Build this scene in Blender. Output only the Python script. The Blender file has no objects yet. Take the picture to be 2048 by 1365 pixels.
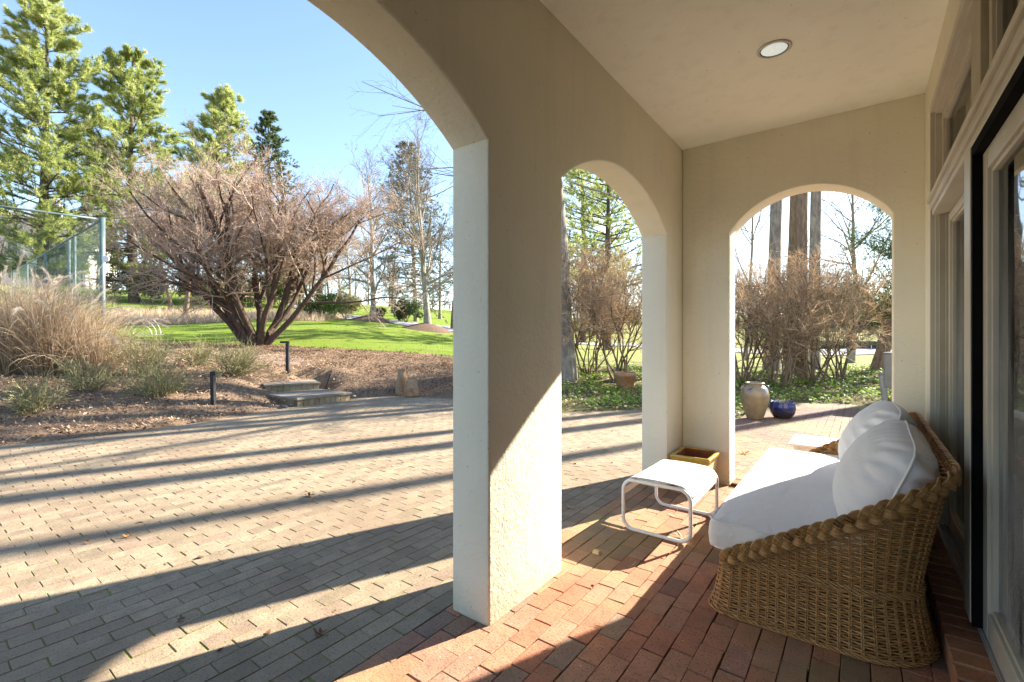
import bpy, bmesh, math, random
import numpy as np
from mathutils import Vector, Matrix

rng = np.random.default_rng(7)
def reseed(key):
    global rng
    rng = np.random.default_rng(sum((i + 1) * ord(c) for i, c in enumerate(key)))
random.seed(7)
SC = bpy.context.scene
COL = SC.collection

# ------------------------------------------------------------------ camera
CH = 1.37                       # eye height
FPX = 943.0                     # focal length in photo pixels (2048 wide)
HV = 678.0                      # horizon row
TH = math.atan(701 / 943.0)     # porch axis (+Y) lies this far right of the view axis
cam_d = bpy.data.cameras.new('camera')
cam_d.sensor_width = 36.0
cam_d.lens = FPX / 2048 * 36.0
cam_d.shift_y = (HV - 682.5) / 2048
cam_d.clip_start = 0.05
cam_d.clip_end = 2000
cam = bpy.data.objects.new('camera', cam_d)
COL.objects.link(cam)
cam.location = (0, 0, CH)
cam.rotation_euler = (math.pi / 2, 0, TH)
SC.camera = cam

# ------------------------------------------------------------------ sky and sun
AZ, EL = math.radians(22.3), math.radians(28.7)   # azimuth clockwise from +Y
world = bpy.data.worlds.new('World')
SC.world = world
world.use_nodes = True
nt = world.node_tree
nt.nodes.clear()
wo = nt.nodes.new('ShaderNodeOutputWorld')
bg = nt.nodes.new('ShaderNodeBackground')
sky = nt.nodes.new('ShaderNodeTexSky')
sky.sky_type = 'NISHITA'
sky.sun_disc = False
sky.sun_elevation = EL
sky.sun_rotation = AZ
sky.air_density = 1.0
sky.dust_density = 0.35
sky.ozone_density = 1.4
bg.inputs['Strength'].default_value = 0.09
nt.links.new(sky.outputs[0], bg.inputs['Color'])
nt.links.new(bg.outputs[0], wo.inputs['Surface'])

sun_d = bpy.data.lights.new('sun', 'SUN')
sun_d.energy = 5.0
sun_d.angle = math.radians(0.53)
sun_d.color = (1.0, 0.90, 0.76)
sun = bpy.data.objects.new('sun', sun_d)
COL.objects.link(sun)
SUNV = Vector((math.sin(AZ) * math.cos(EL), math.cos(AZ) * math.cos(EL), math.sin(EL)))
sun.rotation_euler = SUNV.to_track_quat('Z', 'Y').to_euler()
sun.location = (3, 8, 20)

SC.view_settings.view_transform = 'Standard'
SC.view_settings.look = 'None'
SC.view_settings.exposure = 2.18
SC.view_settings.gamma = 1.0
SC.view_settings.use_curve_mapping = False
SC.render.engine = 'CYCLES'
SC.cycles.use_denoising = True
SC.cycles.max_bounces = 10
SC.cycles.diffuse_bounces = 7
SC.cycles.glossy_bounces = 4
SC.cycles.transparent_max_bounces = 12
SC.cycles.caustics_reflective = False
SC.cycles.caustics_refractive = False
SC.cycles.sample_clamp_indirect = 12.0

# ------------------------------------------------------------------ helpers
def at(u, v, d):
    """photo pixel + depth along the view axis -> world point"""
    r = (u - 1024) / FPX
    up = (HV - v) / FPX
    return np.array([(-math.sin(TH) + r * math.cos(TH)) * d, (math.cos(TH) + r * math.sin(TH)) * d, CH + up * d])

def ground_at(u, v, z=0.0):
    return at(u, v, (CH - z) * FPX / (v - HV))

def tag(o, label=None, cat=None, group=None, kind=None):
    if label: o['label'] = label
    if cat: o['category'] = cat
    if group: o['group'] = group
    if kind: o['kind'] = kind
    return o

def link(o, parent=None):
    COL.objects.link(o)
    if parent is not None:
        o.parent = parent
    return o

def thing(name, label, cat, loc=(0, 0, 0), rz=0.0, group=None):
    o = bpy.data.objects.new(name, None)
    o.empty_display_size = 0.1
    link(o)
    o.location = loc
    o.rotation_euler = (0, 0, rz)
    return tag(o, label, cat, group)

def finish(me, mat, smooth):
    if mat is not None:
        for m in (mat if isinstance(mat, (list, tuple)) else [mat]):
            me.materials.append(m)
    if smooth:
        me.polygons.foreach_set('use_smooth', [True] * len(me.polygons))
    me.update()
    return me

def mesh_obj(name, me, parent=None, loc=None):
    o = bpy.data.objects.new(name, me)
    link(o, parent)
    if loc is not None:
        o.location = loc
    return o

class MB:
    """collects shapes, builds ONE mesh object"""
    def __init__(self):
        self.v = []; self.f = []
    def add(self, verts, faces):
        n = len(self.v)
        self.v += [tuple(map(float, p)) for p in verts]
        self.f += [tuple(i + n for i in f) for f in faces]
        return self
    def box(self, x0, x1, y0, y1, z0, z1):
        v = [(x0, y0, z0), (x1, y0, z0), (x1, y1, z0), (x0, y1, z0), (x0, y0, z1), (x1, y0, z1), (x1, y1, z1), (x0, y1, z1)]
        return self.add(v, [(3, 2, 1, 0), (4, 5, 6, 7), (0, 1, 5, 4), (1, 2, 6, 5), (2, 3, 7, 6), (3, 0, 4, 7)])
    def bar(self, a, b, w, t, up=(0, 0, 1)):
        a = Vector(a); b = Vector(b); d = (b - a).normalized(); up = Vector(up)
        s = d.cross(up)
        if s.length < 1e-5: s = d.cross(Vector((1, 0, 0)))
        s.normalize(); n = s.cross(d)
        v = []
        for p in (a, b):
            for i, j in ((-1, -1), (1, -1), (1, 1), (-1, 1)):
                v.append(p + s * (i * w / 2) + n * (j * t / 2))
        return self.add(v, [(3, 2, 1, 0), (4, 5, 6, 7), (0, 1, 5, 4), (1, 2, 6, 5), (2, 3, 7, 6), (3, 0, 4, 7)])
    def tube(self, pts, r, n=8, closed=False, caps=True):
        pts = [Vector(p) for p in pts]; K = len(pts)
        rs = list(r) if hasattr(r, '__len__') else [r] * K
        prev = None; v = []
        for i, p in enumerate(pts):
            if closed: d = pts[(i + 1) % K] - pts[i - 1]
            else: d = pts[min(i + 1, K - 1)] - pts[max(i - 1, 0)]
            d.normalize()
            if prev is None:
                s = d.cross(Vector((0, 0, 1)))
                if s.length < 1e-3: s = d.cross(Vector((1, 0, 0)))
            else:
                s = prev - d * prev.dot(d)
            s.normalize(); prev = s; t = d.cross(s)
            for j in range(n):
                a = 2 * math.pi * j / n
                v.append(p + (s * math.cos(a) + t * math.sin(a)) * rs[i])
        f = []
        for i in range(K if closed else K - 1):
            for j in range(n):
                a = i * n + j; b = i * n + (j + 1) % n
                c = ((i + 1) % K) * n + (j + 1) % n; d = ((i + 1) % K) * n + j
                f.append((a, d, c, b))
        if not closed and caps:
            f.append(tuple(range(n))); f.append(tuple((K - 1) * n + j for j in reversed(range(n))))
        return self.add(v, f)
    def lathe(self, prof, n=32, cx=0, cy=0, cz=0):
        v = []; f = []
        for r, z in prof:
            for j in range(n):
                a = 2 * math.pi * j / n
                v.append((cx + r * math.cos(a), cy + r * math.sin(a), cz + z))
        for i in range(len(prof) - 1):
            for j in range(n):
                f.append((i * n + j, i * n + (j + 1) % n, (i + 1) * n + (j + 1) % n, (i + 1) * n + j))
        if prof[0][0] > 1e-4: f.append(tuple(reversed(range(n))))
        if prof[-1][0] > 1e-4: f.append(tuple((len(prof) - 1) * n + j for j in range(n)))
        return self.add(v, f)
    def build(self, name, mat, parent=None, smooth=False, loc=None, bevel=0.0, sharp=None):
        me = bpy.data.meshes.new(name)
        me.from_pydata(self.v, [], self.f)
        finish(me, mat, smooth)
        if bevel > 0:
            bm = bmesh.new(); bm.from_mesh(me)
            bmesh.ops.remove_doubles(bm, verts=bm.verts, dist=1e-5)
            es = [e for e in bm.edges if len(e.link_faces) == 2 and e.calc_face_angle(0) > 0.5]
            bmesh.ops.bevel(bm, geom=es, offset=bevel, segments=2, profile=0.5, affect='EDGES', clamp_overlap=True)
            bm.to_mesh(me); bm.free()
        if sharp is not None:
            me.polygons.foreach_set('use_smooth', [True] * len(me.polygons))
            me.set_sharp_from_angle(angle=sharp)
        return mesh_obj(name, me, parent, loc)

def np_mesh(name, V, F, mat, parent=None, smooth=False, tone=None, loc=None):
    """V (n,3), F (m,3|4) arrays -> object"""
    me = bpy.data.meshes.new(name)
    V = np.asarray(V, np.float32); F = np.asarray(F, np.int32)
    k = F.shape[1]
    me.vertices.add(len(V)); me.vertices.foreach_set('co', V.ravel())
    me.loops.add(F.size); me.loops.foreach_set('vertex_index', F.ravel())
    me.polygons.add(len(F))
    me.polygons.foreach_set('loop_start', np.arange(0, F.size, k, dtype=np.int32))
    me.polygons.foreach_set('use_smooth', np.full(len(F), bool(smooth)))
    if tone is not None:
        at_ = me.attributes.new('tone', 'FLOAT', 'POINT')
        at_.data.foreach_set('value', np.asarray(tone, np.float32))
    me.update(calc_edges=True)
    me.validate()
    finish(me, mat, False)
    return mesh_obj(name, me, parent, loc)

def nrm(a):
    return a / np.maximum(np.linalg.norm(a, axis=-1, keepdims=True), 1e-9)

def tubes(P, R, S=4):
    """P (N,K,3), R (N,K) -> V, F (quads) of N open tubes"""
    N, K, _ = P.shape
    T = np.empty_like(P)
    T[:, 1:-1] = P[:, 2:] - P[:, :-2]; T[:, 0] = P[:, 1] - P[:, 0]; T[:, -1] = P[:, -1] - P[:, -2]
    T = nrm(T)
    ref = np.where(np.abs(T[..., 2:3]) > 0.9, np.array([1.0, 0, 0]), np.array([0, 0, 1.0]))
    A = nrm(np.cross(T, ref)); B = np.cross(T, A)
    ang = np.arange(S) * 2 * np.pi / S
    V = P[:, :, None, :] + R[:, :, None, None] * (A[:, :, None, :] * np.cos(ang)[:, None] + B[:, :, None, :] * np.sin(ang)[:, None])
    idx = np.arange(N * K * S).reshape(N, K, S)
    a = idx[:, :-1, :]; b = np.roll(a, -1, axis=2); d = idx[:, 1:, :]; c = np.roll(d, -1, axis=2)
    F = np.stack([a, b, c, d], -1).reshape(-1, 4)
    return V.reshape(-1, 3), F

def join_vf(parts):
    Vs = []; Fs = []; n = 0
    for V, F in parts:
        Vs.append(V); Fs.append(F + n); n += len(V)
    return np.concatenate(Vs), np.concatenate(Fs)

def leaf_quads(C, A, B):
    """diamond leaves: centre C, half axes A and B"""
    V = np.stack([C - A, C + B, C + A, C - B], 1).reshape(-1, 3)
    F = np.arange(len(V)).reshape(-1, 4)
    return V, F

def rand_dirs(n, zmin=-1.0):
    z = rng.uniform(zmin, 1, n); a = rng.uniform(0, 2 * np.pi, n); r = np.sqrt(1 - z * z)
    return np.stack([r * np.cos(a), r * np.sin(a), z], 1)

# ------------------------------------------------------------------ materials
def new_mat(name):
    m = bpy.data.materials.new(name); m.use_nodes = True
    n = m.node_tree; b = n.nodes['Principled BSDF']
    return m, n, b

def N(n, t, **kw):
    x = n.nodes.new(t)
    for k, v in kw.items():
        setattr(x, k, v)
    return x

def noise(n, scale, detail=4, rough=0.55, coord='Object', dist=0.0, vec=None):
    t = N(n, 'ShaderNodeTexNoise')
    t.inputs['Scale'].default_value = scale; t.inputs['Detail'].default_value = detail
    t.inputs['Roughness'].default_value = rough; t.inputs['Distortion'].default_value = dist
    if vec is None:
        tc = n.nodes.get('TC') or N(n, 'ShaderNodeTexCoord', name='TC')
        vec = tc.outputs[coord]
    n.links.new(vec, t.inputs['Vector'])
    return t

def world_vec(n, scale=(1, 1, 1)):
    g = N(n, 'ShaderNodeNewGeometry')
    mp = N(n, 'ShaderNodeMapping'); mp.inputs['Scale'].default_value = scale
    n.links.new(g.outputs['Position'], mp.inputs['Vector'])
    return mp.outputs[0]

def ramp(n, fac, stops):
    r = N(n, 'ShaderNodeValToRGB')
    e = r.color_ramp.elements
    e[0].position, e[0].color = stops[0][0], (*stops[0][1], 1)
    e[1].position, e[1].color = stops[-1][0], (*stops[-1][1], 1)
    for p, c in stops[1:-1]:
        x = e.new(p); x.color = (*c, 1)
    n.links.new(fac, r.inputs[0])
    return r.outputs[0]

def mix(n, fac, a, b, mode='MIX'):
    m = N(n, 'ShaderNodeMix', data_type='RGBA', blend_type=mode)
    for s, x in ((m.inputs[0], fac), (m.inputs[6], a), (m.inputs[7], b)):
        if isinstance(x, (int, float)): s.default_value = x
        elif isinstance(x, tuple): s.default_value = (*x, 1)
        else: n.links.new(x, s)
    return m.outputs[2]

def mth(n, op, a, b=None, clamp=False):
    m = N(n, 'ShaderNodeMath', operation=op); m.use_clamp = clamp
    for s, x in ((m.inputs[0], a), (m.inputs[1], b)):
        if x is None: continue
        if isinstance(x, (int, float)): s.default_value = x
        else: n.links.new(x, s)
    return m.outputs[0]

def bump(n, b, height, strength=0.3, dist=0.01):
    x = N(n, 'ShaderNodeBump'); x.inputs['Strength'].default_value = strength; x.inputs['Distance'].default_value = dist
    n.links.new(height, x.inputs['Height']); n.links.new(x.outputs[0], b.inputs['Normal'])

def simple(name, c1, c2, scale=8, rough=0.7, bs=0.0, bscale=60, bd=0.005, spec=0.3, metal=0.0, detail=5):
    m, n, b = new_mat(name)
    v = world_vec(n)
    t = noise(n, scale, detail, vec=v)
    n.links.new(ramp(n, t.outputs[0], [(0.3, c1), (0.7, c2)]), b.inputs['Base Color'])
    b.inputs['Roughness'].default_value = rough
    b.inputs['Specular IOR Level'].default_value = spec
    b.inputs['Metallic'].default_value = metal
    if bs:
        bump(n, b, noise(n, bscale, 4, vec=v).outputs[0], bs, bd)
    return m

def toned(name, stops, rough=0.65, trans=0.0, spec=0.2):
    """colour from the per-leaf 'tone' attribute"""
    m, n, b = new_mat(name)
    a = N(n, 'ShaderNodeAttribute', attribute_name='tone')
    c = ramp(n, a.outputs['Fac'], stops)
    n.links.new(c, b.inputs['Base Color'])
    b.inputs['Roughness'].default_value = rough
    b.inputs['Specular IOR Level'].default_value = spec
    if trans:
        tr = N(n, 'ShaderNodeBsdfTranslucent'); n.links.new(c, tr.inputs[0])
        mx = N(n, 'ShaderNodeMixShader'); mx.inputs[0].default_value = trans
        n.links.new(b.outputs[0], mx.inputs[1]); n.links.new(tr.outputs[0], mx.inputs[2])
        n.links.new(mx.outputs[0], n.nodes['Material Output'].inputs[0])
    return m

def stucco(name, base, dirt=0.12, bs=0.75):
    m, n, b = new_mat(name)
    v = world_vec(n)
    big = noise(n, 0.9, 4, vec=v)
    c = ramp(n, big.outputs[0], [(0.3, tuple(x * (1 - dirt) for x in base)), (0.7, base)])
    sp = noise(n, 55, 2, 0.5, vec=v)            # pinholes and specks
    c = mix(n, mth(n, 'MULTIPLY', mth(n, 'GREATER_THAN', sp.outputs[0], 0.745), 0.6), c, tuple(x * 0.35 for x in base))
    sz = N(n, 'ShaderNodeSeparateXYZ'); n.links.new(v, sz.inputs[0])   # splash stains at the foot, faint run-off streaks
    foot = mth(n, 'MULTIPLY', mth(n, 'SUBTRACT', 1.0, mth(n, 'MULTIPLY', sz.outputs[2], 5.0), True), noise(n, 7, 5, 0.7, vec=v).outputs[0], True)
    c = mix(n, mth(n, 'MULTIPLY', foot, 0.75), c, (0.27, 0.25, 0.14))
    streak = mth(n, 'MULTIPLY', mth(n, 'SUBTRACT', noise(n, 4, 5, 0.6, vec=world_vec(n, (2.2, 2.2, 0.18))).outputs[0], 0.52), 3.0, True)
    c = mix(n, mth(n, 'MULTIPLY', streak, 0.28), c, tuple(x * 0.62 for x in base))
    n.links.new(c, b.inputs['Base Color'])
    b.inputs['Roughness'].default_value = 0.88
    b.inputs['Specular IOR Level'].default_value = 0.15
    tro = noise(n, 9, 6, 0.62, vec=v, dist=0.5)
    fine = noise(n, 42, 4, 0.7, vec=v)
    hh = mth(n, 'ADD', mth(n, 'MULTIPLY', tro.outputs[0], 0.9), mth(n, 'MULTIPLY', fine.outputs[0], 0.55))
    bump(n, b, hh, bs, 0.011)
    return m

M = {}
M['stucco'] = stucco('stucco', (0.79, 0.745, 0.595))
M['ceiling'] = stucco('ceiling_stucco', (0.90, 0.875, 0.745), 0.05, 0.35)
M['frame'] = simple('window_paint', (0.46, 0.415, 0.325), (0.52, 0.475, 0.375), 6, 0.45, 0.05, 40)
M['frame_dark'] = simple('dark_paint', (0.34, 0.30, 0.22), (0.40, 0.36, 0.27), 6, 0.5)
M['black'] = simple('black_strip', (0.004, 0.004, 0.0045), (0.008, 0.0075, 0.0075), 8, 0.9, spec=0.05)
M['white_metal'] = simple('white_powder_coat', (0.68, 0.67, 0.65), (0.74, 0.73, 0.71), 12, 0.35, 0.03, 200, spec=0.5)
M['alu'] = simple('door_track_metal', (0.34, 0.32, 0.28), (0.42, 0.40, 0.36), 10, 0.4, spec=0.5, metal=0.3)
M['black_metal'] = simple('black_lamp_metal', (0.012, 0.013, 0.017), (0.028, 0.028, 0.032), 14, 0.45)

def glass_mat(name, tint, refl=1.5):
    m, n, b = new_mat(name)
    n.nodes.remove(b)
    tr = N(n, 'ShaderNodeBsdfTransparent'); tr.inputs[0].default_value = (*tint, 1)
    gl = N(n, 'ShaderNodeBsdfGlossy'); gl.inputs['Roughness'].default_value = 0.015
    fr = N(n, 'ShaderNodeFresnel'); fr.inputs[0].default_value = refl
    v = world_vec(n, (1, 1, 1))
    w = noise(n, 2.2, 2, vec=v)
    bp = N(n, 'ShaderNodeBump'); bp.inputs['Strength'].default_value = 0.05; bp.inputs['Distance'].default_value = 0.02
    n.links.new(w.outputs[0], bp.inputs['Height']); n.links.new(bp.outputs[0], gl.inputs['Normal'])
    mx = N(n, 'ShaderNodeMixShader')
    n.links.new(fr.outputs[0], mx.inputs[0]); n.links.new(tr.outputs[0], mx.inputs[1]); n.links.new(gl.outputs[0], mx.inputs[2])
    df = N(n, 'ShaderNodeBsdfDiffuse'); df.inputs[0].default_value = (0.72, 0.74, 0.70, 1)
    st = noise(n, 5, 6, 0.65, vec=world_vec(n, (1, 3.0, 0.35))); sp_ = noise(n, 140, 2, vec=v)
    dust = mth(n, 'ADD', mth(n, 'MULTIPLY', mth(n, 'SUBTRACT', st.outputs[0], 0.30), 1.05, True), mth(n, 'MULTIPLY', mth(n, 'GREATER_THAN', sp_.outputs[0], 0.70), 0.25), True)
    sz = N(n, 'ShaderNodeSeparateXYZ'); n.links.new(v, sz.inputs[0])
    dust = mth(n, 'MULTIPLY', dust, mth(n, 'SUBTRACT', 1.25, mth(n, 'MULTIPLY', sz.outputs[2], 0.62)), True)   # dust film, strengthened low down to stand in for pale reflected light
    mx2 = N(n, 'ShaderNodeMixShader'); n.links.new(dust, mx2.inputs[0]); n.links.new(mx.outputs[0], mx2.inputs[1]); n.links.new(df.outputs[0], mx2.inputs[2])
    n.links.new(mx2.outputs[0], n.nodes['Material Output'].inputs[0])
    return m
M['glass'] = glass_mat('window_glass', (0.80, 0.86, 0.83), 3.0)
# ------------------------------------------------------------------ terrain
PAVE = np.array([(3.6, -3.2), (-9.2, -3.2), (-9.0, -0.8), (-8.82, 0.93), (-8.6, 2.4), (-8.85, 3.8), (-9.25, 5.05), (-9.45, 6.5),
                 (-9.05, 7.35), (-7.62, 7.86), (-6.0, 7.75), (-4.5, 7.61), (-3.9, 8.35), (-3.45, 8.85), (-2.6, 8.6), (-1.95, 8.35), (-1.72, 8.9),
                 (-1.6, 10.2), (-1.5, 11.25), (-1.2, 11.87), (-0.3, 12.16), (0.2, 11.96), (1.2, 11.7), (3.6, 11.6)])

def poly_sd(P, poly):
    """signed distance, negative inside"""
    P = np.asarray(P, float)
    d2 = np.full(len(P), 1e9); inside = np.zeros(len(P), bool)
    for i in range(len(poly)):
        a = poly[i]; b = poly[(i + 1) % len(poly)]
        ab = b - a; ap = P - a
        t = np.clip((ap @ ab) / (ab @ ab), 0, 1)
        d2 = np.minimum(d2, ((ap - t[:, None] * ab) ** 2).sum(1))
        c = ((a[1] > P[:, 1]) != (b[1] > P[:, 1]))
        with np.errstate(divide='ignore', invalid='ignore'):
            x = (b[0] - a[0]) * (P[:, 1] - a[1]) / (b[1] - a[1]) + a[0]
        inside ^= c & (P[:, 0] < x)
    return np.where(inside, -1, 1) * np.sqrt(d2)

ctrl = [at(*p) for p in [
    (427, 811, 8.8), (575, 748, 11.6), (100, 745, 10.2), (30, 830, 7.4), (205, 737, 11.2), (300, 790, 8.9), (240, 760, 10), (470, 760, 10.4),
    (540, 724, 13.6), (620, 724, 13.7), (560, 746, 12.0), (515, 754, 11.4), (625, 748, 12.0), (590, 737, 12.8), (575, 748, 11.6), (660, 752, 12.0), (530, 694, 17.3), (515, 693, 17.8), (900, 712, 15.5), (700, 701, 16.5), (800, 706, 16.0),
    (760, 745, 13.0), (850, 760, 12.4), (640, 668, 22), (800, 680, 24), (905, 688, 25), (400, 672, 22), (330, 682, 19.5), (640, 645, 30), (500, 640, 30),
    (700, 634, 46), (800, 647, 40), (905, 661, 36), (745, 641, 37), (855, 658, 33), (230, 607, 42), (300, 577, 58), (480, 600, 54), (380, 590, 58), (250, 650, 29),
    (380, 648, 29), (0, 610, 45), (120, 600, 46), (600, 600, 70), (800, 615, 70), (900, 620, 70),
    (1130, 766, 12.8), (1200, 760, 13.6), (1250, 786, 11.9), (1250, 716, 26), (1180, 716, 26), (1240, 689, 45), (1160, 686, 45), (1240, 655, 90), (1150, 650, 90),
    (1600, 752, 16), (1560, 766, 14), (1500, 770, 13), (1700, 693, 38), (1680, 714, 32), (1520, 712, 32), (1760, 743, 17), (1700, 660, 80), (1500, 655, 90)]]
ctrl += [np.array([p[0], p[1], 0.01]) for p in PAVE[2:]]
ctrl += [np.array(p, float) for p in [(-9.9, 5.2, .02), (-9.9, 6.4, .02), (-10.6, 5.6, 0.10), (-10.9, 6.6, 0.14), (-11.6, 6.2, .28), (-9.2, -8, .1), (4, -8, 0), (20, -10, 0), (20, 10, 0), (20, 25, .3), (12, 16, .1), (4, 20, .1),
                                      (40, 60, 1.5), (0, 150, 5), (60, 150, 5), (-90, 140, 8), (-150, 90, 12), (-170, 20, 16), (-150, -60, 14), (-60, -80, 6), (0, -90, 2), (80, -80, 2), (120, 20, 3), (-30, -10, 2.5), (-60, 10, 6.0),
                                      (-14, -2, .9), (-20, -3, 1.5)]]
ctrl = np.array(ctrl)
_D = np.sqrt(((ctrl[:, None, :2] - ctrl[None, :, :2]) ** 2).sum(-1))
_W = np.linalg.solve(_D + np.eye(len(ctrl)) * 0.12, ctrl[:, 2] - ctrl[:, 2].mean())

def terrain(x, y):
    P = np.stack([np.ravel(x), np.ravel(y)], 1).astype(float)
    out = np.empty(len(P))
    for i in range(0, len(P), 20000):
        q = P[i:i + 20000]
        out[i:i + 20000] = np.sqrt(((q[:, None] - ctrl[None, :, :2]) ** 2).sum(-1)) @ _W + ctrl[:, 2].mean()
    sd = poly_sd(P, PAVE)
    out = np.where(sd < 3, out * np.clip(sd / 0.8, 0, 1) ** 0.8 + 0.012, out)
    return np.where(sd < -0.02, -0.07, out)

def tz(x, y):
    return float(terrain([x], [y])[0])

def on_ground(u, d):
    p = at(u, HV, d)
    return np.array([p[0], p[1], tz(p[0], p[1])])

def axis(lo, hi, c0, c1, fine):
    pts = list(np.arange(c0, c1, fine)); s = fine; x = c1
    while x < hi: pts.append(x); s *= 1.13; x += s
    pts.append(hi); s = fine; x = c0 - fine
    while x > lo: pts.insert(0, x); s *= 1.13; x -= s
    pts.insert(0, lo)
    return np.array(pts)

gx = axis(-400, 400, -21, 4, 0.22); gy = axis(-300, 500, -3.4, 22, 0.22)
GX, GY = np.meshgrid(gx, gy, indexing='ij')
GZ = terrain(GX, GY)
GP = np.stack([GX.ravel(), GY.ravel(), GZ], 1)
rough_n = np.sin(GP[:, 0] * 7.1 + 1.3) * np.sin(GP[:, 1] * 6.3) * 0.02 + rng.normal(0, 0.012, len(GP))
ii = np.arange(len(gx) * len(gy)).reshape(len(gx), len(gy))
GF = np.stack([ii[:-1, :-1], ii[1:, :-1], ii[1:, 1:], ii[:-1, 1:]], -1).reshape(-1, 4)

def wp(*pix):
    return [at(u, v, d)[:2] for u, v, d in pix]

# the lawn: everything beyond the mulch bed; the ivy bed: beyond the paving towards the hedge
LAWN = np.array(wp((905, 712, 15.4), (800, 704, 16.2), (700, 697, 16.8), (600, 691, 17.4), (530, 689, 18.6), (440, 690, 18.2), (330, 690, 18.3), (230, 700, 17.5)) +
                [(-23, 3.0), (-26, 1.0)] + wp((0, 600, 40), (0, 580, 150)) + [(-350, 60), (-300, 450), (300, 450), (300, -60), (40, -60), (40, 19)] +
                wp((1800, 715, 22), (1700, 735, 19.0), (1600, 745, 18.0), (1500, 740, 17), (1350, 735, 17.5), (1250, 738, 17), (1120, 742, 15.6), (1000, 722, 15)))
IVY = np.array([(-4.55, 7.4), (-5.8, 7.9), (-7.4, 9.6), (-8.2, 12.0)] + wp((1120, 742, 15.8), (1250, 738, 17), (1350, 735, 17.5), (1500, 740, 17), (1600, 745, 18), (1700, 735, 19), (1800, 715, 22)) +
               [(6, 16), (5, 11.5), (1.2, 11.6), (0.2, 11.9), (-0.3, 12.1), (-1.2, 11.8), (-1.55, 10.2), (-1.7, 8.8), (-2.6, 8.5), (-3.45, 8.75)])
BED = np.array(wp((700, 632, 44), (640, 640, 31), (540, 644, 30), (440, 650, 29), (300, 655, 27), (215, 660, 26), (215, 625, 33), (400, 618, 38), (560, 622, 36), (690, 628, 42)))
sd_l = poly_sd(GP[:, :2], LAWN); sd_i = poly_sd(GP[:, :2], IVY); sd_b = poly_sd(GP[:, :2], BED)
GP[:, 2] += np.where((sd_l > 0.3) & (poly_sd(GP[:, :2], PAVE) > 0.5), rough_n, 0)

def ground_mat():
    m, n, b = new_mat('ground_cover')
    v = world_vec(n)
    def att(k):
        a = N(n, 'ShaderNodeAttribute', attribute_name=k); return a.outputs['Fac']
    wob = mth(n, 'MULTIPLY', mth(n, 'SUBTRACT', noise(n, 1.6, 5, vec=v).outputs[0], 0.5), 1.1)
    def zone(k, w):
        return mth(n, 'ADD', mth(n, 'MULTIPLY', mth(n, 'ADD', att(k), wob), -1.0 / w), 0.5, True)
    # mulch
    n1 = noise(n, 26, 6, 0.75, vec=v); n2 = noise(n, 1.1, 3, vec=v)
    mulch = ramp(n, n1.outputs[0], [(0.28, (0.075, 0.05, 0.033)), (0.5, (0.27, 0.19, 0.125)), (0.72, (0.50, 0.385, 0.27))])
    mulch = mix(n, mth(n, 'MULTIPLY', n2.outputs[0], 0.6), mulch, (0.21, 0.125, 0.08))
    # lawn
    g1 = noise(n, 45, 5, 0.7, vec=v); g2 = noise(n, 0.35, 4, vec=v)
    grass = ramp(n, g1.outputs[0], [(0.25, (0.07, 0.12, 0.012)), (0.5, (0.16, 0.24, 0.025)), (0.8, (0.28, 0.36, 0.07))])
    grass = mix(n, mth(n, 'MULTIPLY', mth(n, 'MULTIPLY', mth(n, 'SUBTRACT', noise(n, 1.4, 6, 0.7, vec=v).outputs[0], 0.45), 4.0, True), 0.55), grass, (0.27, 0.27, 0.09))
    dry = N(n, 'ShaderNodeAttribute', attribute_name='dry')
    grass = mix(n, mth(n, 'MULTIPLY', dry.outputs['Fac'], mth(n, 'ADD', mth(n, 'MULTIPLY', g2.outputs[0], 1.2), 0.1), True), grass, (0.33, 0.31, 0.14))
    ivy = ramp(n, noise(n, 18, 5, 0.7, vec=v).outputs[0], [(0.3, (0.07, 0.08, 0.03)), (0.5, (0.17, 0.16, 0.07)), (0.8, (0.34, 0.28, 0.17))])
    bed = ramp(n, noise(n, 6, 6, 0.75, vec=v).outputs[0], [(0.3, (0.10, 0.065, 0.045)), (0.7, (0.33, 0.23, 0.16))])
    c = mix(n, zone('lawn', 0.12), mulch, grass)
    c = mix(n, zone('ivy', 0.2), c, ivy)
    c = mix(n, zone('bed', 0.6), c, bed)
    n.links.new(c, b.inputs['Base Color'])
    b.inputs['Roughness'].default_value = 0.95
    b.inputs['Specular IOR Level'].default_value = 0.1
    hh = mth(n, 'ADD', n1.outputs[0], mth(n, 'MULTIPLY', g1.outputs[0], 0.6))
    bump(n, b, hh, 0.8, 0.06)
    return m
g = np_mesh('ground', GP, GF, ground_mat(), smooth=True)
for k, s in (('lawn', sd_l), ('ivy', sd_i), ('bed', sd_b)):
    a_ = g.data.attributes.new(k, 'FLOAT', 'POINT'); a_.data.foreach_set('value', s.astype(np.float32))
view_right = np.clip((GP[:, 0] * math.cos(TH) + GP[:, 1] * math.sin(TH)) / np.maximum(-GP[:, 0] * math.sin(TH) + GP[:, 1] * math.cos(TH), 1) * 6 - 0.3, 0, 0.85)
a_ = g.data.attributes.new('dry', 'FLOAT', 'POINT'); a_.data.foreach_set('value', view_right.astype(np.float32))
tag(g, kind='structure')

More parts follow.
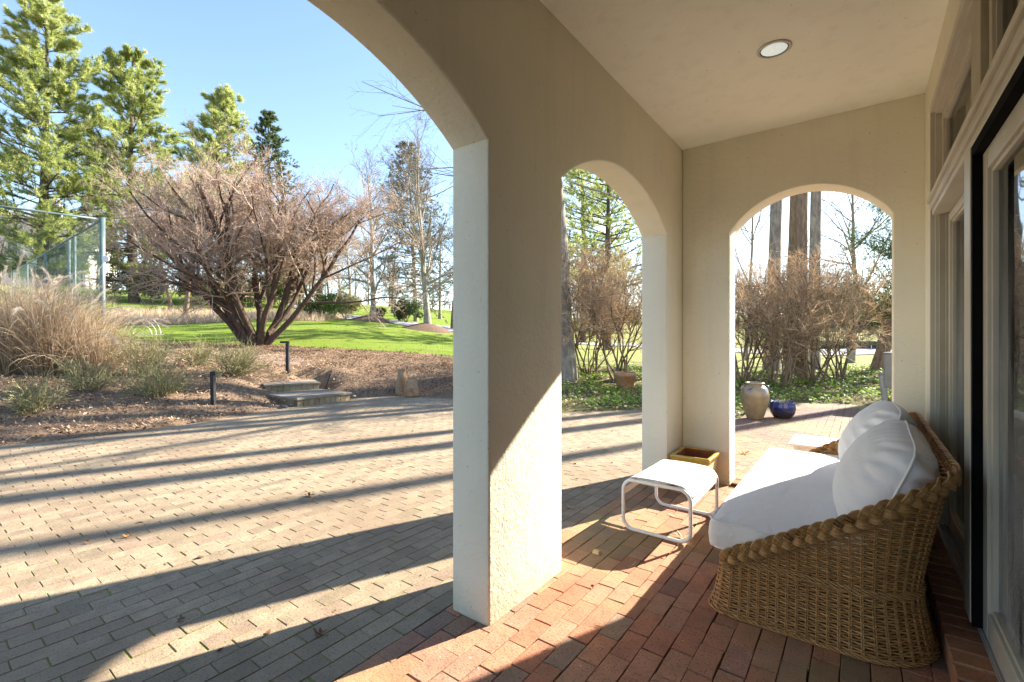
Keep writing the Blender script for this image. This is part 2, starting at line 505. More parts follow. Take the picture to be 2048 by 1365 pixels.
def strip(name, L, R, mat, lift=0.05):
    """sheet between two rows of ground points, draped on the terrain"""
    L = np.array(L); R = np.array(R)
    t = np.linspace(0, 1, 80); s = np.linspace(0, 1, len(L))
    li = np.stack([np.interp(t, s, L[:, k]) for k in (0, 1)], 1); ri = np.stack([np.interp(t, s, R[:, k]) for k in (0, 1)], 1)
    w = np.linspace(0, 1, 9)
    G_ = li[:, None] * (1 - w)[None, :, None] + ri[:, None] * w[None, :, None]
    z = terrain(G_[..., 0], G_[..., 1]).reshape(80, 9) + lift
    V = np.concatenate([G_, z[..., None]], -1).reshape(-1, 3)
    i = np.arange(720).reshape(80, 9)
    F = np.stack([i[:-1, :-1], i[1:, :-1], i[1:, 1:], i[:-1, 1:]], -1).reshape(-1, 4)
    o = np_mesh(name, V, F, mat, smooth=True)
    return tag(o, kind='structure')
M['asphalt'] = simple('pale_asphalt', (0.24, 0.24, 0.25), (0.34, 0.34, 0.35), 3, 0.9, 0.2, 80)
strip('driveway', wp((560, 620, 62), (695, 630, 48), (745, 630, 47.5), (800, 643, 45), (905, 656, 43.5), (1000, 668, 42), (1240, 684, 46), (1520, 702, 38), (1680, 707, 36), (1800, 708, 36)),
      wp((560, 626, 56), (695, 636, 36.5), (745, 636, 37.5), (800, 651, 34), (905, 665, 33.3), (1000, 676, 33), (1240, 691, 41.5), (1520, 712, 34), (1680, 716, 32.5), (1800, 717, 32)), M['asphalt'])

# ------------------------------------------------------------------ brick paving
BW, BL = 0.1016, 0.205      # course spacing, brick spacing
def brick_mesh(name, w, l, hgt, bev, mat, seed):
    r = random.Random(seed)
    x, y = w / 2, l / 2
    j = lambda s=0.0012: r.uniform(-s, s)
    base = [(-x, -y), (x, -y), (x, y), (-x, y)]
    v = [(a, b, -hgt) for a, b in base]
    v += [(a + j(), b + j(), -bev + j(0.0006)) for a, b in base]
    v += [((abs(a) - bev) * (1 if a > 0 else -1) + j(), (abs(b) - bev) * (1 if b > 0 else -1) + j(), j(0.0008)) for a, b in base]
    f = [(0, 1, 5, 4), (1, 2, 6, 5), (2, 3, 7, 6), (3, 0, 4, 7), (4, 5, 9, 8), (5, 6, 10, 9), (6, 7, 11, 10), (7, 4, 8, 11), (8, 9, 10, 11)]
    me = bpy.data.meshes.new(name); me.from_pydata(v, [], f)
    return finish(me, mat, False)

def brick_mat(name, stops, objsrc, moss, speck, grime=(0.10, 0.09, 0.05), moss_c=(0.21, 0.21, 0.07), white=0.0):
    m, n, b = new_mat(name)
    v = world_vec(n)
    if objsrc:
        a = N(n, 'ShaderNodeAttribute', attribute_name='tone', attribute_type='OBJECT')
    else:
        a = N(n, 'ShaderNodeAttribute', attribute_name='tone')
    tone = a.outputs['Fac']
    c = ramp(n, tone, stops)
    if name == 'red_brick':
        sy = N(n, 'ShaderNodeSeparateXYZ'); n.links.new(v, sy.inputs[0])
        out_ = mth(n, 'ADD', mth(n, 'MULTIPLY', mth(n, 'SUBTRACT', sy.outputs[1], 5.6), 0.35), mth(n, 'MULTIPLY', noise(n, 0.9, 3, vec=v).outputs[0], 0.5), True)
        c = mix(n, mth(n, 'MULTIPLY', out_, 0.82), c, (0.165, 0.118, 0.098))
    med = noise(n, 9, 5, 0.65, vec=v)
    c = mix(n, 0.55, c, ramp(n, med.outputs[0], [(0.3, (0.55, 0.55, 0.55)), (0.7, (1.25, 1.25, 1.25))]), 'MULTIPLY')
    sp = noise(n, 105, 3, 0.6, vec=v)
    c = mix(n, mth(n, 'MULTIPLY', mth(n, 'GREATER_THAN', sp.outputs[0], 0.585), speck), c, (0.03, 0.022, 0.018))
    lo = noise(n, 0.8, 5, 0.6, vec=v)
    mm = mth(n, 'MULTIPLY', mth(n, 'MULTIPLY', mth(n, 'SUBTRACT', lo.outputs[0], 0.46), 5.0, True), moss, True)
    c = mix(n, mm, c, moss_c)
    if white:
        wsp = noise(n, 30, 2, vec=v)
        c = mix(n, mth(n, 'MULTIPLY', mth(n, 'GREATER_THAN', wsp.outputs[0], 0.73), white), c, (0.62, 0.58, 0.52))
    n.links.new(c, b.inputs['Base Color'])
    n.links.new(ramp(n, med.outputs[0], [(0.3, (0.72,) * 3), (0.7, (0.95,) * 3)]), b.inputs['Roughness'])
    b.inputs['Specular IOR Level'].default_value = 0.25
    bump(n, b, mth(n, 'ADD', sp.outputs[0], mth(n, 'MULTIPLY', noise(n, 40, 4, vec=v).outputs[0], 1.2)), 0.55, 0.004)
    return m

RED = [(0.0, (0.20, 0.115, 0.085)), (0.15, (0.30, 0.135, 0.085)), (0.4, (0.38, 0.165, 0.098)), (0.6, (0.42, 0.215, 0.13)), (0.8, (0.35, 0.185, 0.125)), (0.93, (0.31, 0.20, 0.13)), (1.0, (0.25, 0.17, 0.125))]
GREY = [(0.0, (0.245, 0.192, 0.128)), (0.3, (0.30, 0.238, 0.160)), (0.6, (0.345, 0.273, 0.183)), (0.85, (0.31, 0.235, 0.160)), (1.0, (0.275, 0.20, 0.142))]
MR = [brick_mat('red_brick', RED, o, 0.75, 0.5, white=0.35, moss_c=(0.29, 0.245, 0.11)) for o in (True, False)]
MG = [brick_mat('grey_brick', GREY, o, 0.62, 0.45, moss_c=(0.20, 0.145, 0.095)) for o in (True, False)]

def joint_mat(name, c1, c2, mossy):
    m, n, b = new_mat(name); v = world_vec(n)
    c = ramp(n, noise(n, 30, 4, vec=v).outputs[0], [(0.3, c1), (0.7, c2)])
    k = mth(n, 'MULTIPLY', mth(n, 'SUBTRACT', noise(n, 1.3, 6, 0.7, vec=v).outputs[0], 0.40), 9.0, True)
    c = mix(n, mth(n, 'MULTIPLY', k, mossy), c, ramp(n, noise(n, 90, 3, vec=v).outputs[0], [(0.3, (0.10, 0.12, 0.015)), (0.7, (0.27, 0.29, 0.045))]))
    n.links.new(c, b.inputs['Base Color']); b.inputs['Roughness'].default_value = 0.95
    bump(n, b, noise(n, 120, 3, vec=v).outputs[0], 0.5, 0.004)
    return m
M['joint_red'] = joint_mat('dark_joint', (0.028, 0.022, 0.017), (0.07, 0.055, 0.04), 0.25)
M['joint_grey'] = joint_mat('mossy_joint', (0.085, 0.068, 0.046), (0.17, 0.14, 0.097), 0.9)

RX = -1.70                                   # line where the grey paving starts
def pave(x0, x1, y0, y1, ok, off):
    out = []
    nx = int(round((x1 - x0) / BW))
    for i in range(nx):
        x = (x1 - (i + 0.5) * BW) if x1 == RX else (x0 + (i + 0.5) * BW)
        sh = off + (0.5 if i % 2 else 0.0) * BL + rng.normal(0, 0.012)
        k0 = math.floor((y0 - sh) / BL); k1 = math.ceil((y1 - sh) / BL)
        for k in range(k0, k1):
            y = sh + (k + 0.5) * BL
            if y0 <= y <= y1: out.append((x + rng.normal(0, 0.0012), y + rng.normal(0, 0.002)))
    out = np.array(out)
    return out[ok(out)]

def lay(parent, pts, mats, joint, nvar, w, tone_fn, bev, drop):
    V3 = np.c_[pts, np.zeros(len(pts))]
    dep = -V3[:, 0] * math.sin(TH) + V3[:, 1] * math.cos(TH)
    rt = V3[:, 0] * math.cos(TH) + V3[:, 1] * math.sin(TH)
    u = 1024 + FPX * rt / np.maximum(dep, 0.05); vv = HV + FPX * CH / np.maximum(dep, 0.05)
    seen = (dep > 0.4) & (u > -30) & (u < 2080) & (vv < 1400)
    # what the column, the sofa and the doors hide
    hid = ((u > 905) & (u < 1122) & (vv < 1215)) | ((u > 1430) & (u < 1870) & (vv > 1000) & (vv < 1215)) | ((u > 1285) & (u < 1465) & (vv < 900)) | (u > 1880)
    order = np.argsort(np.where(seen & ~hid, dep, 1e6 + dep))
    tones = tone_fn(pts)
    vars_ = [brick_mesh('brick', BW - joint, BL - joint * 0.75 - rng.uniform(0, 0.0012), 0.05, bev, mats[0], s) for s in range(nvar)]
    for i in order[:300]:
        o = bpy.data.objects.new('brick', vars_[int(rng.integers(nvar))])
        link(o, parent)
        o.location = (pts[i, 0], pts[i, 1], drop + rng.normal(0, 0.0006))
        o.rotation_euler = (rng.normal(0, 0.003), rng.normal(0, 0.004), rng.normal(0, 0.006))
        o['tone'] = float(tones[i])
    rest = order[300:]
    proto = vars_[0]
    pv = np.array([q.co[:] for q in proto.vertices]); pf = np.array([p.vertices[:] for p in proto.polygons])
    n = len(rest); a = rng.normal(0, 0.006, n)
    ca, sa = np.cos(a)[:, None], np.sin(a)[:, None]
    X = pv[None, :, 0] * ca - pv[None, :, 1] * sa + pts[rest, 0][:, None]
    Y = pv[None, :, 0] * sa + pv[None, :, 1] * ca + pts[rest, 1][:, None]
    Z = pv[None, :, 2] + drop + rng.normal(0, 0.0006, n)[:, None] + 0 * X
    V = np.stack([X, Y, Z], -1).reshape(-1, 3)
    F = (pf[None] + (np.arange(n) * len(pv))[:, None, None]).reshape(-1, 4)
    o = np_mesh('outer_bricks', V, F, mats[1], parent, tone=np.repeat(tones[rest], len(pv)))
    tag(o, kind='stuff')

def poly_sheet(name, poly, z, mat):
    me = bpy.data.meshes.new(name)
    bm = bmesh.new()
    bm.faces.new([bm.verts.new((p[0], p[1], z)) for p in poly])
    bmesh.ops.recalc_face_normals(bm, faces=bm.faces)
    for f in bm.faces:
        if f.normal.z < 0: f.normal_flip()
    bmesh.ops.triangulate(bm, faces=bm.faces); bm.to_mesh(me); bm.free()
    finish(me, mat, False)
    return tag(mesh_obj(name, me), kind='structure')

patio = poly_sheet('patio', [p if p[0] < RX else (RX, p[1]) for p in PAVE[:17]], -0.0036, M['joint_grey'])
patio['label'] = 'grey brick patio beside the arcade'
floor = poly_sheet('porch_floor', [(RX, -3.2), (3.6, -3.2)][::-1] + [(RX, 8.9)] + [tuple(p) for p in PAVE[17:]], -0.013, M['joint_red'])
floor['label'] = 'red brick porch floor'
def tone_red(p):
    return np.clip(rng.beta(2.2, 2.2, len(p)) + 0.12 * np.sin(p[:, 1] * 1.7 + p[:, 0]), 0, 1)
def tone_grey(p):
    return rng.uniform(0, 1, len(p))
lay(patio, pave(-9.4, RX, -1.6, 8.9, lambda p: poly_sd(p, PAVE) < -0.02, 0.03), MG, 0.0045, 6, 0, tone_grey, 0.0022, 0.0)
def ok_red(p):
    house = (p[:, 0] > 0.36) & (p[:, 1] < 5.2)
    return (poly_sd(p, PAVE) < -0.02) & ~house
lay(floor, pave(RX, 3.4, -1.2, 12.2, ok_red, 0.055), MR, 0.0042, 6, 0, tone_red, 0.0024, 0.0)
# ------------------------------------------------------------------ house with arcade porch
XI, XO = -1.428, -1.67       # inner and outer face of the arcade wall
YE, YO = 4.733, 4.98         # inner and outer face of the end wall
ZC = 3.23                    # ceiling
XH = 0.38                    # house wall
house = thing('house', 'cream stucco house with arched porch around red brick floor', 'house', (-0.5, 4.85, 0))
house_inv = Matrix.Translation(house.location).inverted()
def hp(o):
    """parent to the house, keeping world coordinates"""
    o.parent = house; o.matrix_parent_inverse = house_inv
    return o

def slab_from_outline(name, pts, mapf, mat, bev=0.012):
    """pts: 2-D outline; mapf(a,b,side) -> 3-D; side 0/1 the two faces"""
    bm = bmesh.new()
    fs = []
    for side in (0, 1):
        vs = [bm.verts.new(mapf(a, b, side)) for a, b in pts]
        fs.append((vs, bm.faces.new(vs)))
    n = len(pts)
    for i in range(n):
        j = (i + 1) % n
        bm.faces.new((fs[0][0][i], fs[0][0][j], fs[1][0][j], fs[1][0][i]))
    bmesh.ops.recalc_face_normals(bm, faces=bm.faces)
    es = list(fs[0][1].edges) + list(fs[1][1].edges)
    bmesh.ops.bevel(bm, geom=es, offset=bev, segments=3, profile=0.5, affect='EDGES', clamp_overlap=True)
    big = [f for f in bm.faces if len(f.verts) > 4]
    bmesh.ops.triangulate(bm, faces=big, quad_method='BEAUTY', ngon_method='EAR_CLIP')
    me = bpy.data.meshes.new(name); bm.to_mesh(me); bm.free()
    finish(me, mat, False)
    me.polygons.foreach_set('use_smooth', [True] * len(me.polygons)); me.set_sharp_from_angle(angle=0.6)
    return hp(mesh_obj(name, me))

def arc(c, zc, r, half, n=26):
    a = math.asin(half / r)
    return [(c + r * math.sin(t), zc + r * math.cos(t)) for t in np.linspace(-a, a, n)]

top = 3.75
out = [(-3.2, -0.06)]
for c in (-1.764, 0.80, 3.356):                        # equal arches, 2.56 m apart
    a = arc(c, 1.089, 1.55, 0.936)
    out += [(a[0][0], -0.06)] + a + [(a[-1][0], -0.06)]
out += [(YO, -0.06), (YO, top), (-3.2, top)]
slab_from_outline('arcade_wall', out, lambda a, b, s: (XI if s else XO, a, b), M['stucco'], 0.014)
a = arc(-0.401, 1.977, 0.703, 0.594)
out = [(XI + 0.001, -0.06), (a[0][0], -0.06)] + a + [(a[-1][0], -0.06), (0.9, -0.06), (0.9, top - .01), (XI + 0.001, top - .01)]
slab_from_outline('end_wall', out, lambda a, b, s: (a, YE if s else YO - 0.002, b), M['stucco'], 0.012)
hp(MB().box(XI + .002, 1.0, -3.2, YE - .002, ZC, ZC + 0.12).build('porch_ceiling', M['ceiling']))
M['roof'] = simple('roof_shingle', (0.10, 0.09, 0.08), (0.16, 0.14, 0.12), 5, 0.9, 0.3, 30)
hp(MB().box(XO - .10, 6.0, -3.3, YO + .10, top + .002, top + 0.10).build('roof', M['roof'], bevel=0.01))
# house wall round the doors
YW = 4.285                   # far side of the door opening
ZT, ZB = 2.925, 2.31         # head of the transom, top of the transom bar
wl = MB()
wl.box(XH, XH + .22, YW, YE + .1, -0.05, ZC)
wl.box(XH, XH + .22, -3.2, YW - .001, ZT, ZC)
hp(wl.build('house_wall', M['stucco'], bevel=0.006))
# plinth of header bricks under the doors
M['sill_joint'] = simple('pale_mortar', (0.36, 0.32, 0.27), (0.46, 0.42, 0.36), 30, 0.95, 0.3, 200)
plinth = hp(MB().box(0.292, XH + .3, -1.5, YW, -0.03, 0.098).build('brick_plinth', M['sill_joint']))
bmh = None
sillm = brick_mat('sill_brick', [(0, (0.24, 0.10, 0.06)), (0.5, (0.36, 0.15, 0.075)), (1, (0.42, 0.20, 0.10))], True, 0.1, 0.35)
me_s = brick_mesh('brick', 0.125, 0.092, 0.10, 0.004, sillm, 3)
me_f = brick_mesh('brick', 0.062, 0.200, 0.02, 0.003, sillm, 4)
for k in range(44):
    y = YW - 0.055 - k * 0.104
    o = bpy.data.objects.new('brick', me_s); link(o); o.parent = plinth
    o.location = (0.345, y, 0.104 + random.uniform(-.001, .001)); o.rotation_euler = (0, 0, random.uniform(-.01, .01))
    o['tone'] = random.random()
# door track on the plinth
tr = MB()
tr.box(0.402, 0.60, -1.45, YW - .002, 0.1045, 0.120)
for x in (0.404, 0.430, 0.452):
    tr.box(x, x + 0.012, -1.45, YW - .002, 0.1202, 0.136)
hp(tr.build('door_track', M['alu'], bevel=0.002))

def frame_rect(mb, x0, x1, y0, y1, z0, z1, w, wt=None, wb=None):
    wt = wt or w; wb = wb or w
    mb.box(x0, x1, y0, y0 + w, z0, z1); mb.box(x0, x1, y1 - w, y1, z0, z1)
    mb.box(x0 + .001, x1 - .001, y0 + w, y1 - w, z1 - wt, z1); mb.box(x0 + .001, x1 - .001, y0 + w, y1 - w, z0, z0 + wb)
    return mb

def window(name, y0, y1, z0, z1, x0, w, label=None, wb=None, bead=0.012):
    f = hp(frame_rect(MB(), x0, x0 + .05, y0, y1, z0, z1, w, None, wb).build(name, M['frame'], bevel=0.003))
    wb = wb or w
    bd = frame_rect(MB(), x0 + .012, x0 + .04, y0 + w + .0005, y1 - w - .0005, z0 + wb + .0005, z1 - w - .0005, bead).build('glazing_bead', M['frame'], bevel=0.002)
    bd.parent = f
    p = MB().box(x0 + .030, x0 + .036, y0 + w + bead - .004, y1 - w - bead + .004, z0 + wb + bead - .004, z1 - w - bead + .004).build('pane', M['glass'])
    p.parent = f
    return f

# transom lights over the bar
YP0, YP1 = 2.80, 2.975       # post between fixed light and sliding door
cas = MB()                   # casing round the opening, two steps
cas.box(XH - .012, XH + .10, YW - .035, YW, 0.14, ZT + .02); cas.box(XH - .012, XH + .10, -3.1, YW - .0355, ZT - .03, ZT + .02)
cas.box(XH + .012, XH + .10, YW - .055, YW - .0355, 0.14, ZT - .0305); cas.box(XH + .012, XH + .10, -3.1, YW - .0555, ZT - .05, ZT - .0305)
hp(cas.build('window_casing', M['frame'], bevel=0.003))
bar = MB()
bar.box(XH - .030, XH + .10, -3.1, YW - .036, ZB - .03, ZB)
bar.box(XH - .016, XH + .10, -3.1, YW - .0365, ZB - .075, ZB - .0305)
bar.box(XH - .004, XH + .10, -3.1, YW - .0565, ZB - .110, ZB - .0755)
hp(bar.build('transom_bar', M['frame'], bevel=0.004))
ZD = ZB - .111
window('transom_window', YP1 + .02, YW - .056, ZB + .001, ZT - .051, XH + .045, 0.055)
window('transom_window', -0.9, YP0 - .02, ZB + .001, ZT - .051, XH + .045, 0.055)
hp(MB().box(XH + .02, XH + .14, YP0 - .018, YP1 + .018, ZB + .002, ZT - .051).build('transom_post', M['frame_dark'], bevel=0.004))
# post, with the black reveal of the sliding door
hp(MB().box(XH - .006, XH + .14, YP0 + .03, YP1, 0.137, ZD - .001).build('door_post', M['frame'], bevel=0.004))
blk = MB()
blk.box(XH - .002, XH + .052, YP0 - .002, YP0 + .029, 0.138, ZD - .002)
blk.box(XH - .002, XH + .052, -0.95, YP0 - .003, ZD - .045, ZD - .002)
hp(blk.build('black_reveal', M['black']))
# fixed light beyond the post, reveal panels and sliding door this side of it
rv = MB()
rv.box(XH + .030, XH + .11, YW - .075, YW - .0565, 0.138, ZD - .001)
rv.box(XH + .060, XH + .11, YW - .095, YW - .0755, 0.138, ZD - .001)
hp(rv.build('door_jamb', M['frame_dark'], bevel=0.003))
window('fixed_window', YP1 + .004, YW - .098, 0.138, ZD - .012, XH + .072, 0.055, wb=0.11)
sd_ = window('sliding_door', 0.62, YP0 - .004, 0.138, ZD - .047, XH + .030, 0.085, wb=0.11, bead=0.02)
sd_['label'] = 'sliding glass door panel with taupe frame'
window('sliding_door', -0.9, 0.66, 0.138, ZD - .047, XH + .082, 0.085, wb=0.11, bead=0.02)
# the room behind the glass
M['room_wall'] = simple('room_wall', (0.62, 0.58, 0.50), (0.68, 0.64, 0.56), 2, 0.9)
M['room_floor'] = simple('room_floor', (0.42, 0.36, 0.28), (0.50, 0.44, 0.35), 5, 0.5, spec=0.4)
rm = MB()
rm.box(XH + .60, 4.5, -3.1, 4.9, 0.06, 0.10)
hp(rm.build('room_floor', M['room_floor']))
rm = MB()
rm.box(4.4, 4.5, -3.1, 4.9, 0.101, 3.2); rm.box(XH + .23, 4.399, 4.8, 4.9, 0.101, 3.2); rm.box(XH + .23, 4.399, -3.2, -3.1, 0.101, 3.2)
rm.box(XH + .23, 4.5, -3.1, 4.9, 3.201, 3.3)
hp(rm.build('room_wall', M['room_wall']))
# sheer blind hanging inside the near door
M['sheer'] = toned('sheer_fabric', [(0, (0.62, 0.63, 0.60)), (1, (0.74, 0.75, 0.72))], 0.9, 0.5)
ys = np.linspace(0.75, 2.7, 160)
Vb = []
for y in ys:
    for z in (0.16, 2.05):
        Vb.append((XH + .17 + 0.012 * math.sin(y * 55) + 0.006 * math.sin(y * 23), y, z))
Fb = [(2 * i, 2 * i + 1, 2 * i + 3, 2 * i + 2) for i in range(159)]
cb = np_mesh('curtain', Vb, Fb, M['sheer'], tone=rng.uniform(0, 1, len(Vb)))
cb['label'] = 'pale sheer curtain behind the sliding glass door'; cb['category'] = 'curtain'
# recessed ceiling light
M['lamp_rim'] = simple('lamp_rim', (0.62, 0.58, 0.50), (0.68, 0.64, 0.56), 20, 0.4)
M['lamp_glass'] = simple('pebbled_lens', (0.70, 0.76, 0.70), (0.90, 0.93, 0.90), 160, 0.12, 0.9, 220, 0.01, spec=0.9)
M['lamp_gasket'] = simple('lamp_gasket', (0.02, 0.02, 0.02), (0.05, 0.05, 0.045), 20, 0.6)
_b = M['lamp_glass'].node_tree.nodes['Principled BSDF']; _b.inputs['Emission Color'].default_value = (0.93, 1.0, 0.93, 1); _b.inputs['Emission Strength'].default_value = 0.11
lt = hp(MB().lathe([(0.098, 0.0), (0.100, -0.006), (0.086, -0.010), (0.082, -0.004), (0.082, 0.0)], 40, -0.455, 3.43, ZC).build('ceiling_light', M['lamp_rim'], smooth=True))
q = MB().lathe([(0.0, -0.0045), (0.075, -0.0045), (0.0765, -0.002)], 40, -0.455, 3.43, ZC).build('lens', M['lamp_glass'], smooth=True); q.parent = lt; q.matrix_parent_inverse = house_inv.inverted() @ house_inv
q2 = MB().lathe([(0.0768, -0.001), (0.0768, -0.0065), (0.0815, -0.0065), (0.0815, -0.001)], 40, -0.455, 3.43, ZC).build('gasket', M['lamp_gasket']); q2.parent = lt
# raised rowlock course in the end arch
rl = MB().box(-0.985, 0.19, YE + 0.004, YO - .004, -0.03, 0.016).build('threshold', M['joint_red']); hp(rl)
for k in range(11):
    o = bpy.data.objects.new('brick', me_s); link(o); o.parent = rl
    o.location = (-0.93 + k * 0.1045, YE + 0.068, 0.031); o.rotation_euler = (0, 0, math.pi / 2 + random.uniform(-.01, .01)); o['tone'] = random.random()
    o.scale = (1, 1, 0.4)
# ------------------------------------------------------------------ wicker sofa
def wick(name, stops, rough=0.42):
    m, n, b = new_mat(name)
    a = N(n, 'ShaderNodeAttribute', attribute_name='tone')
    v = world_vec(n)
    c = ramp(n, a.outputs['Fac'], stops)
    c = mix(n, 0.6, c, ramp(n, noise(n, 60, 4, vec=v).outputs[0], [(0.3, (0.6, 0.6, 0.6)), (0.7, (1.2, 1.2, 1.2))]), 'MULTIPLY')
    n.links.new(c, b.inputs['Base Color']); b.inputs['Roughness'].default_value = rough
    b.inputs['Specular IOR Level'].default_value = 0.45
    return m
M['wicker'] = wick('honey_wicker', [(0, (0.24, 0.11, 0.034)), (0.5, (0.41, 0.21, 0.068)), (1, (0.55, 0.325, 0.125))])
sofa = thing('wicker_sofa', 'honey brown wicker sofa with braided rim along the glass doors', 'sofa', (-0.18, 3.6, 0))
def sp(o):
    o.parent = sofa; o.matrix_parent_inverse = Matrix.Translation(sofa.location).inverted(); return o
SX0, SX1, SY0, SY1 = -0.585, 0.212, 2.552, 4.655
def rrect(step):
    """closed rounded rectangle from the near front corner: near end, back, far end, front"""
    segs = []
    def line(a, b):
        n = max(2, int(np.hypot(b[0] - a[0], b[1] - a[1]) / 0.002))
        segs.extend([(a[0] + (b[0] - a[0]) * i / n, a[1] + (b[1] - a[1]) * i / n) for i in range(n)])
    def cor(cx, cy, r, a0):
        n = max(6, int(r * 1.57 / 0.002))
        segs.extend([(cx + r * math.cos(a0 + 1.5708 * i / n), cy + r * math.sin(a0 + 1.5708 * i / n)) for i in range(n)])
    rf, rb = 0.06, 0.24
    line((SX0 + rf, SY0), (SX1 - rb, SY0)); cor(SX1 - rb, SY0 + rb, rb, -math.pi / 2)
    line((SX1, SY0 + rb), (SX1, SY1 - rb)); cor(SX1 - rb, SY1 - rb, rb, 0)
    line((SX1 - rb, SY1), (SX0 + rf, SY1)); cor(SX0 + rf, SY1 - rf, rf, math.pi / 2)
    line((SX0, SY1 - rf), (SX0, SY0 + rf)); cor(SX0 + rf, SY0 + rf, rf, math.pi)
    P = np.array(segs); d = np.r_[0, np.cumsum(np.linalg.norm(np.diff(np.r_[P, P[:1]], axis=0), axis=1))]
    L = d[-1]; n = int(round(L / step)) // 2 * 2
    s = np.arange(n) * L / n
    Q = np.stack([np.interp(s, d, np.r_[P[:, k], P[:1, k]]) for k in (0, 1)], 1)
    T = np.roll(Q, -1, 0) - np.roll(Q, 1, 0); T = nrm(T)
    return Q, np.stack([T[:, 1], -T[:, 0]], 1)
ZTX = np.array([-0.62, -0.578, -0.397, -0.218, -0.056, 0.101, 0.216, 0.28, 0.32]); ZTZ = np.array([0.245, 0.262, 0.358, 0.466, 0.558, 0.663, 0.740, 0.785, 0.80])
def ztop(Q, Nn):
    z = np.interp(Q[:, 0] + 0.10 * np.maximum(Nn[:, 0], 0), ZTX, ZTZ)
    front = Nn[:, 0] < -0.3
    return np.where(front, 0.245, z)
def surf(q, nn, z):
    """point on the basket wall at height z"""
    z = np.asarray(z)
    skirt = 0.045 * np.clip(1 - z / 0.27, 0, 1) ** 1.35 + 0.006 * np.exp(-((z - 0.03) / 0.03) ** 2)
    lean = np.clip((z - 0.27) / 0.53, 0, 1.1) ** 1.25 * (0.092 * np.maximum(nn[..., 0], 0) + 0.055 * np.abs(nn[..., 1]))
    o = skirt + lean
    return np.stack([q[..., 0] + nn[..., 0] * o, q[..., 1] + nn[..., 1] * o, np.broadcast_to(z, o.shape)], -1)
Q, NN = rrect(0.040)
ZT_ = ztop(Q, NN); nS = len(Q)
# stakes, in pairs
par = []; tones = []
T2 = np.stack([-NN[:, 1], NN[:, 0]], 1)
for off in (-0.0038, 0.0038):
    zz = np.linspace(0.0, 1, 12)[None, :] * (ZT_[:, None] - 0.004) + 0.004
    P = surf((Q + T2 * off)[:, None, :].repeat(12, 1), NN[:, None, :].repeat(12, 1), zz); P[..., :2] += NN[:, None, :] * 0.0022
    V, F = tubes(P, np.full(P.shape[:2], 0.0034), 5); par.append((V, F)); tones.append(np.repeat(rng.uniform(0.3, 0.8, nS), 12 * 5))
V, F = join_vf(par)
tag(sp(np_mesh('upright_stakes', V, F, M['wicker'], smooth=True, tone=np.concatenate(tones))), kind='stuff')
# weavers: one short cane from stake to stake in each row, alternately in front of and behind the stakes
DZ = 0.0106
segs = []; tn = []
nxt = np.roll(np.arange(nS), -1)
for j in range(int(0.79 / DZ)):
    z = 0.006 + j * DZ
    okk = (z < ZT_ - 0.006) & (z < ZT_[nxt] - 0.006)
    k = np.where(okk)[0]
    if not len(k): continue
    sg = np.where((k + j) % 2 == 0, 1.0, -1.0)
    amp = 0.0046
    qa, qb = Q[k], Q[nxt[k]]; na, nb = NN[k], NN[nxt[k]]
    qm = (qa + qb) / 2; nm = nrm(na + nb)
    q1 = qa * .75 + qb * .25; q3 = qa * .25 + qb * .75; n1 = nrm(na * .75 + nb * .25); n3 = nrm(na * .25 + nb * .75)
    wz = rng.normal(0, 0.0008, len(k)) + z
    pts = []
    for q, n_, a in ((qa, na, sg), (q1, n1, sg * .62), (qm, nm, 0 * sg), (q3, n3, -sg * .62), (qb, nb, -sg)):
        p = surf(q, n_, wz); p[:, :2] += n_ * (a * amp)[:, None]; pts.append(p)
    segs.append(np.stack(pts, 1)); tn.append(np.clip(rng.normal(0.5, 0.14, len(k)) + 0.1 * math.sin(j * 1.7), 0, 1))
P = np.concatenate(segs); tn = np.concatenate(tn)
V, F = tubes(P, np.full(P.shape[:2], 0.0051), 4)
tag(sp(np_mesh('woven_wall', V, F, M['wicker'], smooth=True, tone=np.repeat(tn, 20))), kind='stuff')
# twined bands at the foot and at seat height
Q2, N2 = rrect(0.011)
par = []; tones = []
for z0, zs in ((0.008, 0.0), (0.262, 0.0), (0.276, 1.57)):
    for ph in (0, 2.09, 4.19):
        s = np.arange(len(Q2)) * 0.011
        o = 0.0085 * np.sin(s / 0.044 * math.pi + ph); zo = 0.004 * np.cos(s / 0.044 * math.pi + ph)
        keep = ztop(Q2, N2) > z0 - 0.01
        P = surf(Q2, N2, z0 + zo); P[:, :2] += N2 * (o + 0.006)[:, None]
        idx = np.where(keep)[0]
        for run in np.split(idx, np.where(np.diff(idx) != 1)[0] + 1):
            if len(run) < 3: continue
            V, F = tubes(P[run][None], np.full((1, len(run)), 0.0036), 5)
            par.append((V, F)); tones.append(np.full(len(V), rng.uniform(0.4, 0.9)))
V, F = join_vf(par)
sp(np_mesh('twined_band', V, F, M['wicker'], smooth=True, tone=np.concatenate(tones)))
# braided rim: three strands of four canes
n_run = int(np.argmax(NN[:, 0] < -0.95)) if True else 0
Q3, N3 = rrect(0.0045)
end = int(np.argmax(N3[:, 0] < -0.85))
Q3 = np.r_[Q3[-8:], Q3[:end]]; N3 = np.r_[N3[-8:], N3[:end]]
Z3 = ztop(Q3, N3); Z3 = np.where(N3[:, 0] < -0.3, 0.245, Z3)
ker = np.ones(15) / 15; Z3 = np.convolve(np.r_[[Z3[0]] * 7, Z3, [Z3[-1]] * 7], ker, 'valid')
C3 = surf(Q3, N3, Z3)
Tn = nrm(np.gradient(C3, axis=0)); Nr = np.c_[N3, np.zeros(len(N3))]
Nr = nrm(Nr - Tn * (Nr * Tn).sum(1, keepdims=True)); Up = np.cross(Nr, Tn); Up *= np.sign(Up[:, 2:3])
S3 = np.r_[0, np.cumsum(np.linalg.norm(np.diff(C3, axis=0), axis=1))]
